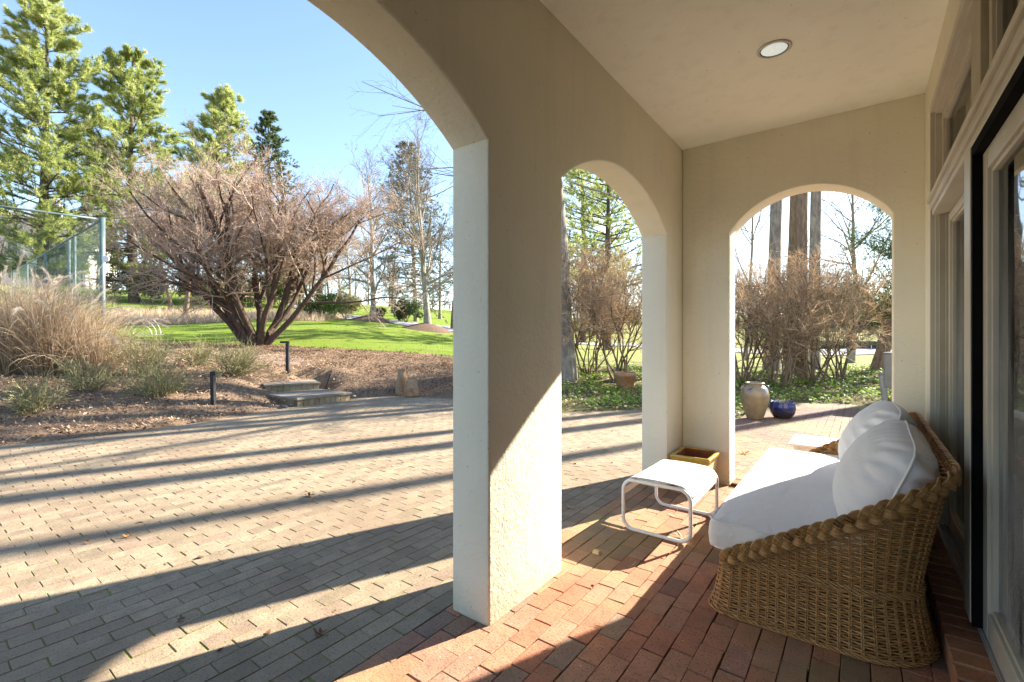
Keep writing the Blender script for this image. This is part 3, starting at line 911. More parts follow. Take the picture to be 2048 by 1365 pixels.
par = []; tones = []
PER = 0.165
for st in range(3):
    ph = 2 * math.pi * st / 3
    w = 2 * math.pi * S3 / PER + ph
    lat = 0.025 * np.sin(w); ver = 0.014 * np.sin(2 * w) + 0.004
    dl = np.gradient(lat, S3); sl = 1 / np.sqrt(1 + dl ** 2)
    for c in range(6):
        o = (c - 2.5) * 0.0064
        # canes lie side by side across the strand
        ctr = C3 + Nr * (0.004 + 0.92 * (ver) + 0.006)[:, None] + Up * (lat + o * sl)[:, None] - Tn * (o * dl * sl)[:, None] * 0.9
        ctr = ctr + Nr * (0.003 * (1 - (c - 2.5) ** 2 / 6.25))
        V, F = tubes(ctr[None, ::2], np.full((1, len(ctr[::2])), 0.0040), 4)
        par.append((V, F)); tones.append(np.full(len(V), rng.uniform(0.25, 0.95)))
V, F = join_vf(par)
sp(np_mesh('braided_rim', V, F, M['wicker'], smooth=True, tone=np.concatenate(tones)))
M['dark_wood'] = simple('dark_deck', (0.03, 0.02, 0.012), (0.06, 0.04, 0.025), 10, 0.8)
sp(MB().box(SX0 + .03, SX1 - .24, SY0 + .03, SY1 - .03, 0.235, 0.262).build('seat_deck', M['dark_wood']))

# ------------------------------------------------------------------ cushions
def fabric(name, base, wr=0.6):
    m, n, b = new_mat(name); v = world_vec(n)
    n.links.new(ramp(n, noise(n, 3, 4, vec=v).outputs[0], [(0.3, tuple(x * .95 for x in base)), (0.7, base)]), b.inputs['Base Color'])
    b.inputs['Roughness'].default_value = 0.9; b.inputs['Specular IOR Level'].default_value = 0.15
    b.inputs['Sheen Weight'].default_value = 0.15
    v2 = world_vec(n, (1.0, 0.35, 1.0))
    w = noise(n, 16, 3, 0.5, vec=v2, dist=0.6); th = noise(n, 600, 2, vec=v)
    bump(n, b, mth(n, 'ADD', mth(n, 'MULTIPLY', w.outputs[0], 1.0), mth(n, 'MULTIPLY', th.outputs[0], 0.05)), wr, 0.012)
    return m
M['canvas'] = fabric('white_canvas', (0.76, 0.75, 0.73))
M['piping'] = simple('white_piping', (0.76, 0.74, 0.71), (0.82, 0.80, 0.77), 20, 0.9)

def box_cushion(x0, x1, y0, y1, z0, z1, r):
    c = np.array([(x0 + x1) / 2, (y0 + y1) / 2, (z0 + z1) / 2]); hf = np.array([(x1 - x0) / 2, (y1 - y0) / 2, (z1 - z0) / 2])
    cnt = (44, 100, 12)
    Vs = []; Fs = []; n = 0
    for ax in range(3):
        u, w = [k for k in range(3) if k != ax]
        a = np.linspace(-1, 1, cnt[u] + 1); b = np.linspace(-1, 1, cnt[w] + 1)
        A, B = np.meshgrid(a, b, indexing='ij')
        for s in (-1, 1):
            P = np.empty(A.shape + (3,)); P[..., u] = A; P[..., w] = B; P[..., ax] = s
            Vs.append(P.reshape(-1, 3)); i = np.arange(A.size).reshape(A.shape) + n
            f = np.stack([i[:-1, :-1], i[1:, :-1], i[1:, 1:], i[:-1, 1:]], -1).reshape(-1, 4)
            if (s > 0) == (ax == 1): f = f[:, ::-1]
            Fs.append(f); n += A.size
    V = np.concatenate(Vs) * hf; F = np.concatenate(Fs)
    q = np.clip(V, -(hf - r), hf - r); d = V - q
    V = q + nrm(d) * r * (np.linalg.norm(d, axis=1, keepdims=True) > 1e-9)
    a, b = V[:, 0] / hf[0], V[:, 1] / hf[1]
    topw = np.clip(V[:, 2] / hf[2], -1, 1)
    V[:, 2] += topw * 0.022 * (1 - np.abs(a) ** 3) * (1 - np.abs(b) ** 6)
    # gathers along the seams, soft waves across the top
    ed = np.minimum((1 - np.abs(a)) * hf[0], (1 - np.abs(b)) * hf[1])
    V[:, 2] += np.clip(topw, 0, 1) * (0.0035 * np.sin(V[:, 1] * 61 + 2 * np.sin(V[:, 0] * 9)) * np.sin(V[:, 0] * 83) * np.exp(-ed / 0.05) + 0.0007 * np.sin(V[:, 1] * 34 + 5 * a * a + 1.3 * np.sin(V[:, 1] * 3)) * (1 - a * a))
    side = 1 - np.abs(topw)
    V[:, 1] += np.sign(b) * (np.abs(b) > 0.9) * side * (0.008 + 0.003 * np.sin(V[:, 0] * 40))
    V[:, 0] += np.sign(a) * (np.abs(a) > 0.9) * side * (0.008 + 0.003 * np.sin(V[:, 1] * 33))
    return V + c, F

def merge(o, dist=1e-4):
    bm = bmesh.new(); bm.from_mesh(o.data)
    bmesh.ops.remove_doubles(bm, verts=bm.verts, dist=dist); bmesh.ops.recalc_face_normals(bm, faces=bm.faces)
    bm.to_mesh(o.data); bm.free(); o.data.update()

cx0, cx1, cy0, cy1, cz0, cz1 = -0.645, 0.0, 2.592, 4.625, 0.285, 0.428
V, F = box_cushion(cx0, cx1, cy0, cy1, cz0, cz1, 0.020)
cush = np_mesh('seat_cushion', V, F, M['canvas'], smooth=True); merge(cush)
tag(cush, 'long white canvas seat cushion lying flat on the wicker sofa', 'cushion')
for z in (cz1 - 0.005, cz0 + 0.006):
    pts = []
    r = 0.05
    for (qx, qy, a0) in ((cx0 + r, cy0 + r, math.pi), (cx1 - r, cy0 + r, 1.5 * math.pi), (cx1 - r, cy1 - r, 0), (cx0 + r, cy1 - r, .5 * math.pi)):
        for i in range(8):
            a = a0 + i / 7 * math.pi / 2; pts.append((qx + (r - .001) * math.cos(a), qy + (r - .001) * math.sin(a), z))
    dense = []
    for i in range(len(pts)):
        A = Vector(pts[i]); B = Vector(pts[(i + 1) % len(pts)])
        k = max(1, int((B - A).length / 0.03))
        for j in range(k):
            p = A.lerp(B, j / k); p.z += 0.0015 * math.sin(p.x * 40 + p.y * 37); dense.append(p)
    MB().tube(dense, 0.0045, 6, closed=True).build('piping', M['piping'], cush, smooth=True)

def pillow(name, yc, half_w, half_h, thick, base, tilt, roll, label, seed):
    r = np.random.default_rng(seed)
    n = 64; a = np.linspace(-1, 1, n + 1); A, B = np.meshgrid(a, a, indexing='ij')
    yy = half_w * A * (1 - 0.035 * (1 - B ** 2)) * (1 - 0.09 * B ** 6); zz = half_h * B * (1 - 0.045 * (1 - A ** 2)) * (1 - 0.12 * A ** 6)
    prof = ((1 - np.abs(A) ** 2.6) * (1 - np.abs(B) ** 2.4)).clip(0) ** 0.52
    sag = 1 + 0.16 * (-B) * (1 - A * A)
    Vs = []; Fs = []; nn = 0
    for s in (-1, 1):
        t = s * thick * prof * sag
        edge = np.minimum(1 - np.abs(A), 1 - np.abs(B))
        ang = np.arctan2(B, A)
        wr = 0.013 * np.sin(ang * 23 + r.uniform(0, 6) + 3 * np.sin(ang * 3)) * np.exp(-((edge - 0.12) / 0.12) ** 2) * (0.35 + np.clip(np.abs(A * B) * 1.6, 0, 1))
        wr = wr + 0.0025 * np.sin(B * 19 + 3.5 * A * A + r.uniform(0, 6)) * prof * np.clip(np.abs(A) * 1.5, 0, 1)
        t = t + s * wr * (prof > 0.02)
        P = np.stack([t, yy, zz], -1).reshape(-1, 3)
        i = np.arange(A.size).reshape(A.shape) + nn
        f = np.stack([i[:-1, :-1], i[1:, :-1], i[1:, 1:], i[:-1, 1:]], -1).reshape(-1, 4)
        Fs.append(f if s > 0 else f[:, ::-1]); Vs.append(P); nn += A.size
    V = np.concatenate(Vs); F = np.concatenate(Fs)
    Mx = Matrix.Rotation(tilt, 3, 'Y') @ Matrix.Rotation(roll, 3, 'X')
    Mn = np.array(Mx); pos = np.array(base) + np.array([0, yc, 0])
    V = V @ Mn.T + pos
    o = np_mesh(name, V, F, M['canvas'], smooth=True); merge(o)
    tag(o, label, 'cushion')
    pts = []
    for k in range(160):
        t = k / 40
        e, w = int(t), (t % 1) * 2 - 1
        aa, bb = ((w, -1), (1, w), (-w, 1), (-1, -w))[e]
        p = np.array([0, half_w * aa * (1 - 0.035 * (1 - bb * bb)) * (1 - 0.09 * bb ** 6), half_h * bb * (1 - 0.045 * (1 - aa * aa)) * (1 - 0.12 * aa ** 6)])
        pts.append(p @ Mn.T + pos)
    MB().tube(pts, 0.0055, 6, closed=True).build('piping', M['piping'], o, smooth=True)
    return o
pillow('back_cushion', 3.095, 0.485, 0.272, 0.198, (0.098, 0, 0.655), 0.37, 0.03, 'plump white back cushion at the sofa end away from the end arch', 3)
pillow('back_cushion', 4.085, 0.50, 0.280, 0.198, (0.088, 0, 0.665), 0.37, -0.03, 'plump white back cushion at the sofa end beside the end arch', 5)

# ------------------------------------------------------------------ footstool
M['sling'] = fabric('white_sling', (0.50, 0.50, 0.495), 0.06)
ott = thing('footstool', 'white tubular metal footstool with white sling seat', 'footstool', (-1.14, 3.52, 0), math.radians(-1.5))
ox, oy = 0.238, 0.315
def loop(y, zb=0.0135, zt=0.362, r=0.075):
    pts = []
    for cx, cz, a0 in ((ox - r, zb + r, -math.pi / 2), (ox - r, zt - r, 0), (-ox + r, zt - r, math.pi / 2), (-ox + r, zb + r, math.pi)):
        for i in range(9):
            a = a0 + i / 8 * math.pi / 2
            pts.append((cx + r * math.cos(a), y, cz + r * math.sin(a)))
    return pts
for y in (-oy, oy):
    MB().tube(loop(y), 0.0125, 12, closed=True).build('leg_frame', M['white_metal'], ott, smooth=True)
for s in (-1, 1):
    MB().bar((s * (ox - .002), -oy, 0.268), (s * (ox - .002), oy, 0.300), 0.010, 0.042).build('side_rail', M['white_metal'], ott, bevel=0.002)
tp = loop(0, r=0.085)
prof = [(p[0], p[2]) for p in tp[12:24]]
prof = [(ox + .004, 0.300)] + [(ox - 0.006 - 0.0 * i, 0.322) for i in range(0)] + prof + [(-ox - .004, 0.300)]
pr = np.array(prof); dd = np.r_[0, np.cumsum(np.linalg.norm(np.diff(pr, axis=0), axis=1))]
tt = np.linspace(0, dd[-1], 40); px = np.interp(tt, dd, pr[:, 0]); pz = np.interp(tt, dd, pr[:, 1])
bb = np.linspace(-1, 1, 28)
V = []; 
for lay_ in (0.016, 0.010):
    for i in range(40):
        c_ = 1 - (px[i] / ox) ** 2
        for b_ in bb:
            V.append((px[i] * (1 + .02 * (lay_ > .012)), b_ * (oy - 0.004) , pz[i] + lay_ - 0.016 * (1 - b_ * b_) * max(c_, 0) + 0.014 * (abs(b_) ** 8) * max(c_, 0) * 0.0 + 0.012 * max(c_, 0)))
ix = np.arange(40 * 28).reshape(40, 28)
F1 = np.stack([ix[:-1, :-1], ix[1:, :-1], ix[1:, 1:], ix[:-1, 1:]], -1).reshape(-1, 4)
rim = list(ix[:, 0]) + list(ix[-1, 1:]) + list(ix[::-1, -1][1:]) + list(ix[0, ::-1][1:-1])
F2 = np.array([(rim[i], rim[(i + 1) % len(rim)], rim[(i + 1) % len(rim)] + 1120, rim[i] + 1120) for i in range(len(rim))])
np_mesh('sling_seat', V, np.concatenate([F1[:, ::-1], F1 + 1120, F2]), M['sling'], ott, smooth=True)

# ------------------------------------------------------------------ planter box in the corner
M['yellow_glaze'] = simple('yellow_glaze', (0.36, 0.24, 0.035), (0.50, 0.35, 0.06), 14, 0.22, 0.1, 30, spec=0.6)
M['cream_clay'] = simple('cream_clay', (0.50, 0.38, 0.22), (0.60, 0.47, 0.29), 14, 0.6, 0.1, 40)
M['red_clay'] = simple('red_clay', (0.20, 0.055, 0.025), (0.28, 0.085, 0.035), 12, 0.8)
M['navy'] = simple('navy_motif', (0.015, 0.02, 0.06), (0.03, 0.035, 0.09), 20, 0.4)
pl = thing('planter_box', 'yellow rimmed terracotta planter box in the porch corner', 'planter', (-1.225, 4.465, 0))
def ring_stack(levels):
    """rectangular rings (half x, half y, z) joined into a skin"""
    mb = MB(); v = []; f = []
    for hx, hy, z in levels:
        v += [(-hx, -hy, z), (hx, -hy, z), (hx, hy, z), (-hx, hy, z)]
    for i in range(len(levels) - 1):
        for j in range(4):
            f.append((i * 4 + j, i * 4 + (j + 1) % 4, i * 4 + 4 + (j + 1) % 4, i * 4 + 4 + j))
    return mb.add(v, f)
ring_stack([(0.0, 0.0, 0.0), (0.115, 0.14, 0.0), (0.146, 0.178, 0.262)]).build('body', M['cream_clay'], pl, bevel=0.006)
ring_stack([(0.146, 0.178, 0.262), (0.152, 0.184, 0.268), (0.168, 0.20, 0.300), (0.172, 0.204, 0.318), (0.166, 0.198, 0.330), (0.146, 0.178, 0.330), (0.138, 0.170, 0.322)]).build('rim', M['yellow_glaze'], pl, bevel=0.003)
ring_stack([(0.138, 0.170, 0.322), (0.132, 0.164, 0.18), (0.0, 0.0, 0.18)]).build('lining', M['red_clay'], pl)
mo = MB()
for k in range(7):
    a = math.pi * k / 6
    c = Vector((0.03 * math.cos(a), 0, 0.185 + 0.03 * math.sin(a)))
    mo.add([(c.x - .009, -0.1725, c.z), (c.x, -0.1735, c.z + .012), (c.x + .009, -0.1725, c.z), (c.x, -0.1715, c.z - .012)], [(0, 3, 2, 1)])
mo.build('flower_motif', M['navy'], pl)
sw = MB().tube([(0.136 + 0.03 * (z_ - .05) / .2 * .55, -0.05 + 0.05 * math.sin((z_ - .05) * 26), z_) for z_ in np.linspace(0.06, 0.24, 14)], 0.0045, 6)
sw.build('scroll_motif', M['navy'], pl, smooth=True)

# ------------------------------------------------------------------ pots and jars
def pot(name, label, cat, loc, prof, mat, n=40, rz=0):
    t = thing(name, label, cat, loc, rz)
    b = MB().lathe(prof, n).build('body', mat, t, smooth=True)
    return t, b
def jar_mat():
    m, n, b = new_mat('salt_glaze'); v = world_vec(n)
    tc = N(n, 'ShaderNodeTexCoord'); sx = N(n, 'ShaderNodeSeparateXYZ'); n.links.new(tc.outputs['Object'], sx.inputs[0])
    c = ramp(n, noise(n, 14, 5, vec=v).outputs[0], [(0.3, (0.16, 0.115, 0.065)), (0.7, (0.23, 0.175, 0.11))])
    c = mix(n, ramp(n, sx.outputs[2], [(0.42, (0, 0, 0)), (0.52, (0.6, 0.6, 0.6))]), c, (0.24, 0.20, 0.15))
    band = mth(n, 'MULTIPLY', mth(n, 'GREATER_THAN', sx.outputs[2], 0.50), mth(n, 'LESS_THAN', sx.outputs[2], 0.575))
    blot = mth(n, 'GREATER_THAN', noise(n, 9, 3, vec=v).outputs[0], 0.56)
    c = mix(n, mth(n, 'MULTIPLY', mth(n, 'MULTIPLY', band, blot), 0.9), c, (0.03, 0.05, 0.16))
    n.links.new(c, b.inputs['Base Color']); b.inputs['Roughness'].default_value = 0.28; b.inputs['Specular IOR Level'].default_value = 0.6
    bump(n, b, noise(n, 60, 4, vec=v).outputs[0], 0.15, 0.004)
    return m
M['jar'] = jar_mat()
t, b = pot('stoneware_jar', 'tall tan stoneware jar with blue brush marks at its shoulder', 'jar', (-1.48, 8.96, 0),
           [(0.0, 0.0), (0.118, 0.0), (0.128, 0.015), (0.165, 0.12), (0.203, 0.26), (0.222, 0.38), (0.218, 0.45), (0.192, 0.525), (0.150, 0.565), (0.128, 0.578), (0.126, 0.590), (0.150, 0.600), (0.155, 0.615), (0.146, 0.624), (0.120, 0.622), (0.112, 0.60), (0.115, 0.55), (0.0, 0.50)], M['jar'])
for s in (-1, 1):
    MB().tube([(s * 0.150, -0.02, 0.560), (s * 0.185, -0.02, 0.572), (s * 0.212, -0.02, 0.55), (s * 0.214, -0.02, 0.50), (s * 0.205, -0.02, 0.475)], 0.014, 8).build('lug_handle', M['jar'], t, smooth=True)
t.rotation_euler.z = math.radians(25)
def blue_mat():
    m, n, b = new_mat('cobalt_glaze'); v = world_vec(n)
    tc = N(n, 'ShaderNodeTexCoord'); sx = N(n, 'ShaderNodeSeparateXYZ'); n.links.new(tc.outputs['Object'], sx.inputs[0])
    zz = mth(n, 'ADD', sx.outputs[2], mth(n, 'MULTIPLY', noise(n, 12, 4, vec=v).outputs[0], 0.08))
    c = ramp(n, zz, [(0.10, (0.030, 0.022, 0.018)), (0.17, (0.025, 0.025, 0.06)), (0.22, (0.006, 0.012, 0.10)), (0.32, (0.006, 0.016, 0.16))])
    n.links.new(c, b.inputs['Base Color']); b.inputs['Roughness'].default_value = 0.16; b.inputs['Specular IOR Level'].default_value = 0.45
    return m
M['cobalt'] = blue_mat()
M['soil'] = simple('potting_soil', (0.03, 0.02, 0.014), (0.09, 0.065, 0.045), 40, 0.95, 0.6, 60, 0.02)
t, b = pot('blue_pot', 'round cobalt blue glazed pot beside the stoneware jar', 'pot', (-1.11, 9.33, 0),
           [(0.0, 0.0), (0.125, 0.0), (0.14, 0.02), (0.185, 0.09), (0.203, 0.16), (0.200, 0.22), (0.188, 0.265), (0.190, 0.278), (0.184, 0.285), (0.174, 0.278), (0.172, 0.23)], M['cobalt'])
MB().lathe([(0.0, 0.243), (0.09, 0.246), (0.174, 0.240)], 32).build('soil', M['soil'], t, smooth=True)
M['sprig'] = toned('sprig_leaf', [(0, (0.20, 0.22, 0.13)), (1, (0.42, 0.42, 0.32))], 0.7, 0.25)
n = 160; A0 = rng.uniform(0, 6.28, n); R0 = rng.uniform(0, 0.13, n)
C = np.stack([R0 * np.cos(A0), R0 * np.sin(A0), 0.25 + rng.uniform(0, 0.06, n)], 1)
d = rand_dirs(n, -0.2) * 0.018; e = np.cross(d, rand_dirs(n)) * 0.45
V, F = leaf_quads(C, d, e); tag(np_mesh('sprigs', V, F, M['sprig'], t, tone=np.repeat(rng.uniform(0, 1, n), 4)), kind='stuff')
def terra(name, c1, c2, lime):
    m, n, b = new_mat(name); v = world_vec(n)
    c = ramp(n, noise(n, 10, 5, vec=v).outputs[0], [(0.3, c1), (0.7, c2)])
    k = mth(n, 'MULTIPLY', mth(n, 'SUBTRACT', noise(n, 5, 6, 0.7, vec=v).outputs[0], 0.42), 5, True)
    c = mix(n, mth(n, 'MULTIPLY', k, lime), c, (0.36, 0.31, 0.22))
    n.links.new(c, b.inputs['Base Color']); b.inputs['Roughness'].default_value = 0.85
    bump(n, b, noise(n, 50, 4, vec=v).outputs[0], 0.25, 0.006)
    return m
M['terracotta'] = terra('terracotta', (0.34, 0.15, 0.06), (0.48, 0.23, 0.10), 0.75)
M['clay_jar'] = terra('weathered_clay', (0.24, 0.125, 0.06), (0.35, 0.20, 0.10), 0.5)
pz0 = tz(-4.88, 11.42)
t, b = pot('flower_pot', 'weathered terracotta flower pot standing in the ivy', 'pot', (-4.88, 11.42, pz0 - 0.02),
           [(0.0, 0.0), (0.185, 0.0), (0.190, 0.01), (0.262, 0.385), (0.285, 0.39), (0.300, 0.49), (0.292, 0.502), (0.262, 0.500), (0.255, 0.44)], M['terracotta'])
MB().lathe([(0.0, 0.47), (0.12, 0.465), (0.257, 0.45)], 32).build('soil', M['soil'], t, smooth=True)
cj = ground_at(804, 790); cj2 = ground_at(823, 794)
t, b = pot('clay_jar', 'tall narrow-necked weathered clay jar behind the squat one', 'jar', (cj[0], cj[1], 0.0),
           [(0.0, 0.0), (0.155, 0.0), (0.162, 0.04), (0.158, 0.16), (0.140, 0.30), (0.118, 0.44), (0.102, 0.54), (0.092, 0.58), (0.102, 0.60), (0.104, 0.625), (0.090, 0.632), (0.076, 0.62), (0.078, 0.5), (0.0, 0.3)], M['clay_jar'])
t, b = pot('clay_jar', 'squat pear-shaped clay jar with a small lug on its belly', 'jar', (cj2[0], cj2[1], 0.0),
           [(0.0, 0.0), (0.150, 0.0), (0.172, 0.05), (0.175, 0.13), (0.158, 0.23), (0.125, 0.34), (0.100, 0.41), (0.094, 0.43), (0.104, 0.445), (0.104, 0.465), (0.088, 0.47), (0.078, 0.44), (0.08, 0.36), (0.0, 0.25)], M['clay_jar'])
dv = np.array([-cj2[0], -cj2[1]]); dv /= np.linalg.norm(dv); pv_ = np.array([-dv[1], dv[0]])
c0 = dv * 0.155
MB().tube([(c0[0] + pv_[0] * -0.045, c0[1] + pv_[1] * -0.045, 0.215), (c0[0] * 1.18 - pv_[0] * .03, c0[1] * 1.18 - pv_[1] * .03, 0.222), (c0[0] * 1.18 + pv_[0] * .03, c0[1] * 1.18 + pv_[1] * .03, 0.222), (c0[0] + pv_[0] * 0.045, c0[1] + pv_[1] * 0.045, 0.215)], 0.013, 8).build('lug_handle', M['clay_jar'], t, smooth=True)

# ------------------------------------------------------------------ slatted garden stool beyond the sofa
st = thing('slatted_table', 'low white slatted garden table outside the end arch', 'table', (-0.25, 5.56, 0))
for k in range(6):
    y = -0.235 + k * 0.094
    MB().box(-0.33, 0.33, y - 0.040, y + 0.040, 0.335, 0.355).build('slat', M['white_metal'], st, bevel=0.003)
for sx_ in (-1, 1):
    for sy_ in (-1, 1):
        MB().box(sx_ * 0.27 - .02, sx_ * 0.27 + .02, sy_ * 0.20 - .02, sy_ * 0.20 + .02, 0.0, 0.3345).build('leg', M['white_metal'], st, bevel=0.003)
for sy_ in (-0.205, 0.205):
    MB().box(-0.249, 0.249, sy_ - .01, sy_ + .01, 0.285, 0.3345).build('apron', M['white_metal'], st)

# ------------------------------------------------------------------ garden steps
M['tread'] = simple('stone_tread', (0.20, 0.165, 0.125), (0.29, 0.245, 0.19), 6, 0.85, 0.4, 40, 0.01)
M['riser'] = brick_mat('riser_brick', [(0, (0.26, 0.19, 0.115)), (0.5, (0.33, 0.25, 0.155)), (1, (0.38, 0.29, 0.19))], True, 0.25, 0.3)
def garden_step(label, a, b, z0, hgt, depth):
    """a,b: ends of the front edge"""
    a = np.array(a); b = np.array(b); d = (b - a) / np.linalg.norm(b - a); L = np.linalg.norm(b - a)
    rz = math.atan2(d[1], d[0])
    mid = (a + b) / 2
    t = thing('garden_step', label, 'step', (mid[0], mid[1], z0), rz, 'garden steps')
    n_out = np.array([d[1], -d[0]])          # local -y is the front
    MB().box(-L / 2, L / 2, 0.012, depth, -0.12, hgt - 0.052).build('fill', M['joint_grey'], t)
    nb = int(L / 0.118)
    for k in range(nb):
        w = L / nb
        o = MB().box(-L / 2 + k * w + .004, -L / 2 + (k + 1) * w - .004, 0.0, 0.09, -0.08, hgt - 0.054).build('brick', M['riser'], t, bevel=0.004)
        o['tone'] = random.random()
    for s in (-1, 1):
        o = MB().box(min(s * L / 2, s * (L / 2 + .012)), max(s * L / 2, s * (L / 2 + .012)), 0.1, depth, -0.08, hgt - 0.054).build('side_kerb', M['riser'], t)
    nt_ = 3
    for k in range(nt_):
        w = (L + .06) / nt_
        MB().box(-L / 2 - .03 + k * w + .003, -L / 2 - .03 + (k + 1) * w - .003, -0.03, depth + 0.02, hgt - 0.05, hgt + random.uniform(-.003, .003)).build('tread_slab', M['tread'], t, bevel=0.006)
    return t
garden_step('lower stone garden step with brick riser at the patio edge', ground_at(595, 814)[:2], ground_at(700, 801)[:2], 0, 0.18, 1.30)
s2a, s2b = at(530, 771, 10.5)[:2], at(638, 766, 11.1)[:2]
garden_step('upper stone garden step with brick riser above the lower step', s2a, s2b, 0.18, 0.17, 1.0)
# brick landing beyond the steps
mid = (s2a + s2b) / 2; dvec = (s2b - s2a) / np.linalg.norm(s2b - s2a); nvec = np.array([-dvec[1], dvec[0]])
lp = []
for w in (-0.75, 0.75):
    pass
def draped(name, poly_l, poly_r, mat, lift):
    return strip(name, poly_l, poly_r, mat, lift)
M['path_brick'] = simple('path_brick', (0.22, 0.155, 0.11), (0.31, 0.23, 0.17), 9, 0.9, 0.4, 30, 0.01)
draped('garden_path', wp((505, 748, 12.6), (470, 728, 13.6), (400, 716, 15.0), (300, 712, 16.0)), wp((600, 742, 13.2), (610, 722, 14.2), (540, 708, 15.8), (380, 702, 16.9)), M['path_brick'], 0.02)

# ------------------------------------------------------------------ path lights
def path_light(u, v, d, hgt, label, rz, lean=0.0, arm=0.16):
    p = on_ground(u, d)
    t = thing('path_light', label, 'path light', (p[0], p[1], p[2] - 0.03), rz, 'black path lights')
    t.rotation_euler.x = lean
    MB().box(-0.034, 0.034, -0.034, 0.034, -0.05, hgt - 0.001).build('post', M['black_metal'], t, bevel=0.003)
    MB().box(-0.036, arm, -0.036, 0.036, hgt, hgt + 0.055).build('lamp_head', M['black_metal'], t, bevel=0.004)
    MB().box(-0.04, 0.04, -0.04, 0.04, -0.02, 0.045).build('base', M['black_metal'], t, bevel=0.004)
path_light(427, 811, 8.8, 0.60, 'black metal path light among the green twiggy shrubs by the patio', TH - 0.1, 0.03, 0.075)
path_light(575, 748, 11.6, 0.70, 'black metal path light with sideways arm above the garden steps', math.pi + TH, 0.0, 0.17)
sk = on_ground(648, 11.6)
tst = thing('garden_stake', 'thin leaning black stake in the mulch beside the garden steps', 'stake', (sk[0], sk[1], sk[2] - .05), TH)
tst.rotation_euler = (0.05, 0.32, TH)
MB().box(-0.012, 0.012, -0.012, 0.012, 0, 0.50).build('shaft', M['black_metal'], tst, bevel=0.002)
MB().box(-0.017, 0.017, -0.017, 0.017, 0.5005, 0.54).build('cap', M['black_metal'], tst, bevel=0.003)

# ------------------------------------------------------------------ air conditioner by the house corner
M['ac'] = simple('ac_paint', (0.17, 0.18, 0.165), (0.23, 0.23, 0.215), 5, 0.5)
pc = at(1767, HV, 9.4)
ac = thing('air_conditioner', 'grey louvred air conditioner on legs beyond the end arch', 'air conditioner', (pc[0], pc[1], 0))
MB().box(0.015, 0.86, 0.015, 0.36, 0.39, 1.07).build('cabinet', M['ac'], ac, bevel=0.02)
MB().box(-0.0, 0.88, 0.0, 0.375, 1.071, 1.10).build('lid', M['ac'], ac, bevel=0.01)
for k in range(16):
    z = 0.42 + k * 0.040
    MB().box(0.0, 0.86, 0.0, 0.0145, z, z + 0.022).box(0.0, 0.0145, 0.015, 0.36, z, z + 0.022).build('louvre', M['ac'], ac)
for x in (0.04, 0.80):
    for y in (0.04, 0.30):
        MB().box(x - .025, x + .025, y - .025, y + .025, -0.02, 0.389).build('leg', M['ac'], ac)
pv2 = at(1764, 0, 9.0)
pipe = thing('downpipe', 'grey plastic pipe leaning by the air conditioner', 'pipe', (pv2[0], pv2[1], 0))
MB().tube([(0.05, 0, -0.02), (0.03, 0, 0.2), (-0.02, 0, 0.62), (-0.02, 0, 0.68)], 0.035, 10).build('pipe', M['ac'], pipe, smooth=True)
MB().lathe([(0.0, 0.0), (0.042, 0.0), (0.044, 0.05), (0.0, 0.05)], 12, -0.02, 0, 0.681).build('cap', M['ac'], pipe, smooth=True)

# ------------------------------------------------------------------ fallen leaves and chips on the paving
M['leaf_tan'] = simple('dry_leaf_tan', (0.38, 0.26, 0.15), (0.52, 0.38, 0.25), 30, 0.8)
M['leaf_orange'] = simple('dry_leaf_orange', (0.50, 0.20, 0.05), (0.60, 0.30, 0.08), 30, 0.8)
M['leaf_brown'] = simple('dry_leaf_brown', (0.14, 0.075, 0.04), (0.24, 0.14, 0.08), 30, 0.8)
def dry_leaf(u, v, size, mat, label, seed, curl=0.5):
    p = ground_at(u, v)
    r = random.Random(seed)
    lob = 5; n = 40; V = [(0, 0, 0.004)]; 
    for k in range(n):
        a = 2 * math.pi * k / n
        rad = size * (0.42 + 0.58 * abs(math.cos(a * lob / 2)) ** 1.6) * r.uniform(0.85, 1.05)
        x, y = rad * math.cos(a), rad * math.sin(a) * 0.75
        V.append((x, y, 0.003 + curl * (x * x + 0.5 * y * y) / size + curl * 0.25 * size * math.sin(3 * a + seed) ** 2))
    F = [(0, 1 + k, 1 + (k + 1) % n) for k in range(n)]
    t = thing('fallen_leaf', label, 'leaf', (p[0], p[1], 0.002), r.uniform(0, 6.28))
    np_mesh('blade', V, F, mat, t)
    MB().tube([(0, 0, 0.004), (-size * 0.8, 0.01, 0.01), (-size * 1.5, 0.02, 0.02)], 0.0016, 5).build('stalk', mat, t)
dry_leaf(1365, 1078, 0.062, M['leaf_tan'], 'curled tan lobed leaf lying under the white footstool', 3)
dry_leaf(1490, 908, 0.055, M['leaf_orange'], 'orange leaf on the red bricks just beyond the end arch', 4, 0.8)
dry_leaf(620, 993, 0.062, M['leaf_tan'], 'curled tan leaf alone in the middle of the grey patio', 5, 0.7)
dry_leaf(255, 1075, 0.03, M['leaf_orange'], 'tiny orange leaf on the sunlit mossy grey bricks', 6, 0.6)
dry_leaf(362, 1242, 0.028, M['leaf_brown'], 'tiny rust leaf in the column shadow on the patio', 7, 0.6)
dry_leaf(640, 1272, 0.035, M['leaf_brown'], 'dark brown curled leaf on the shaded grey bricks', 8, 0.8)
dry_leaf(1143, 1018, 0.035, M['leaf_tan'], 'small tan leaf on the shaded grey bricks beside the column', 9, 0.5)
p = ground_at(1194, 1108)
ch = MB()
ch.add([(-.028, -.015, 0), (.022, -.018, 0), (.028, .014, 0), (-.02, .017, 0), (-.024, -.010, .022), (.015, -.014, .026), (.022, .010, .018), (-.014, .013, .024)], [(3, 2, 1, 0), (4, 5, 6, 7), (0, 1, 5, 4), (1, 2, 6, 5), (2, 3, 7, 6), (3, 0, 4, 7)])
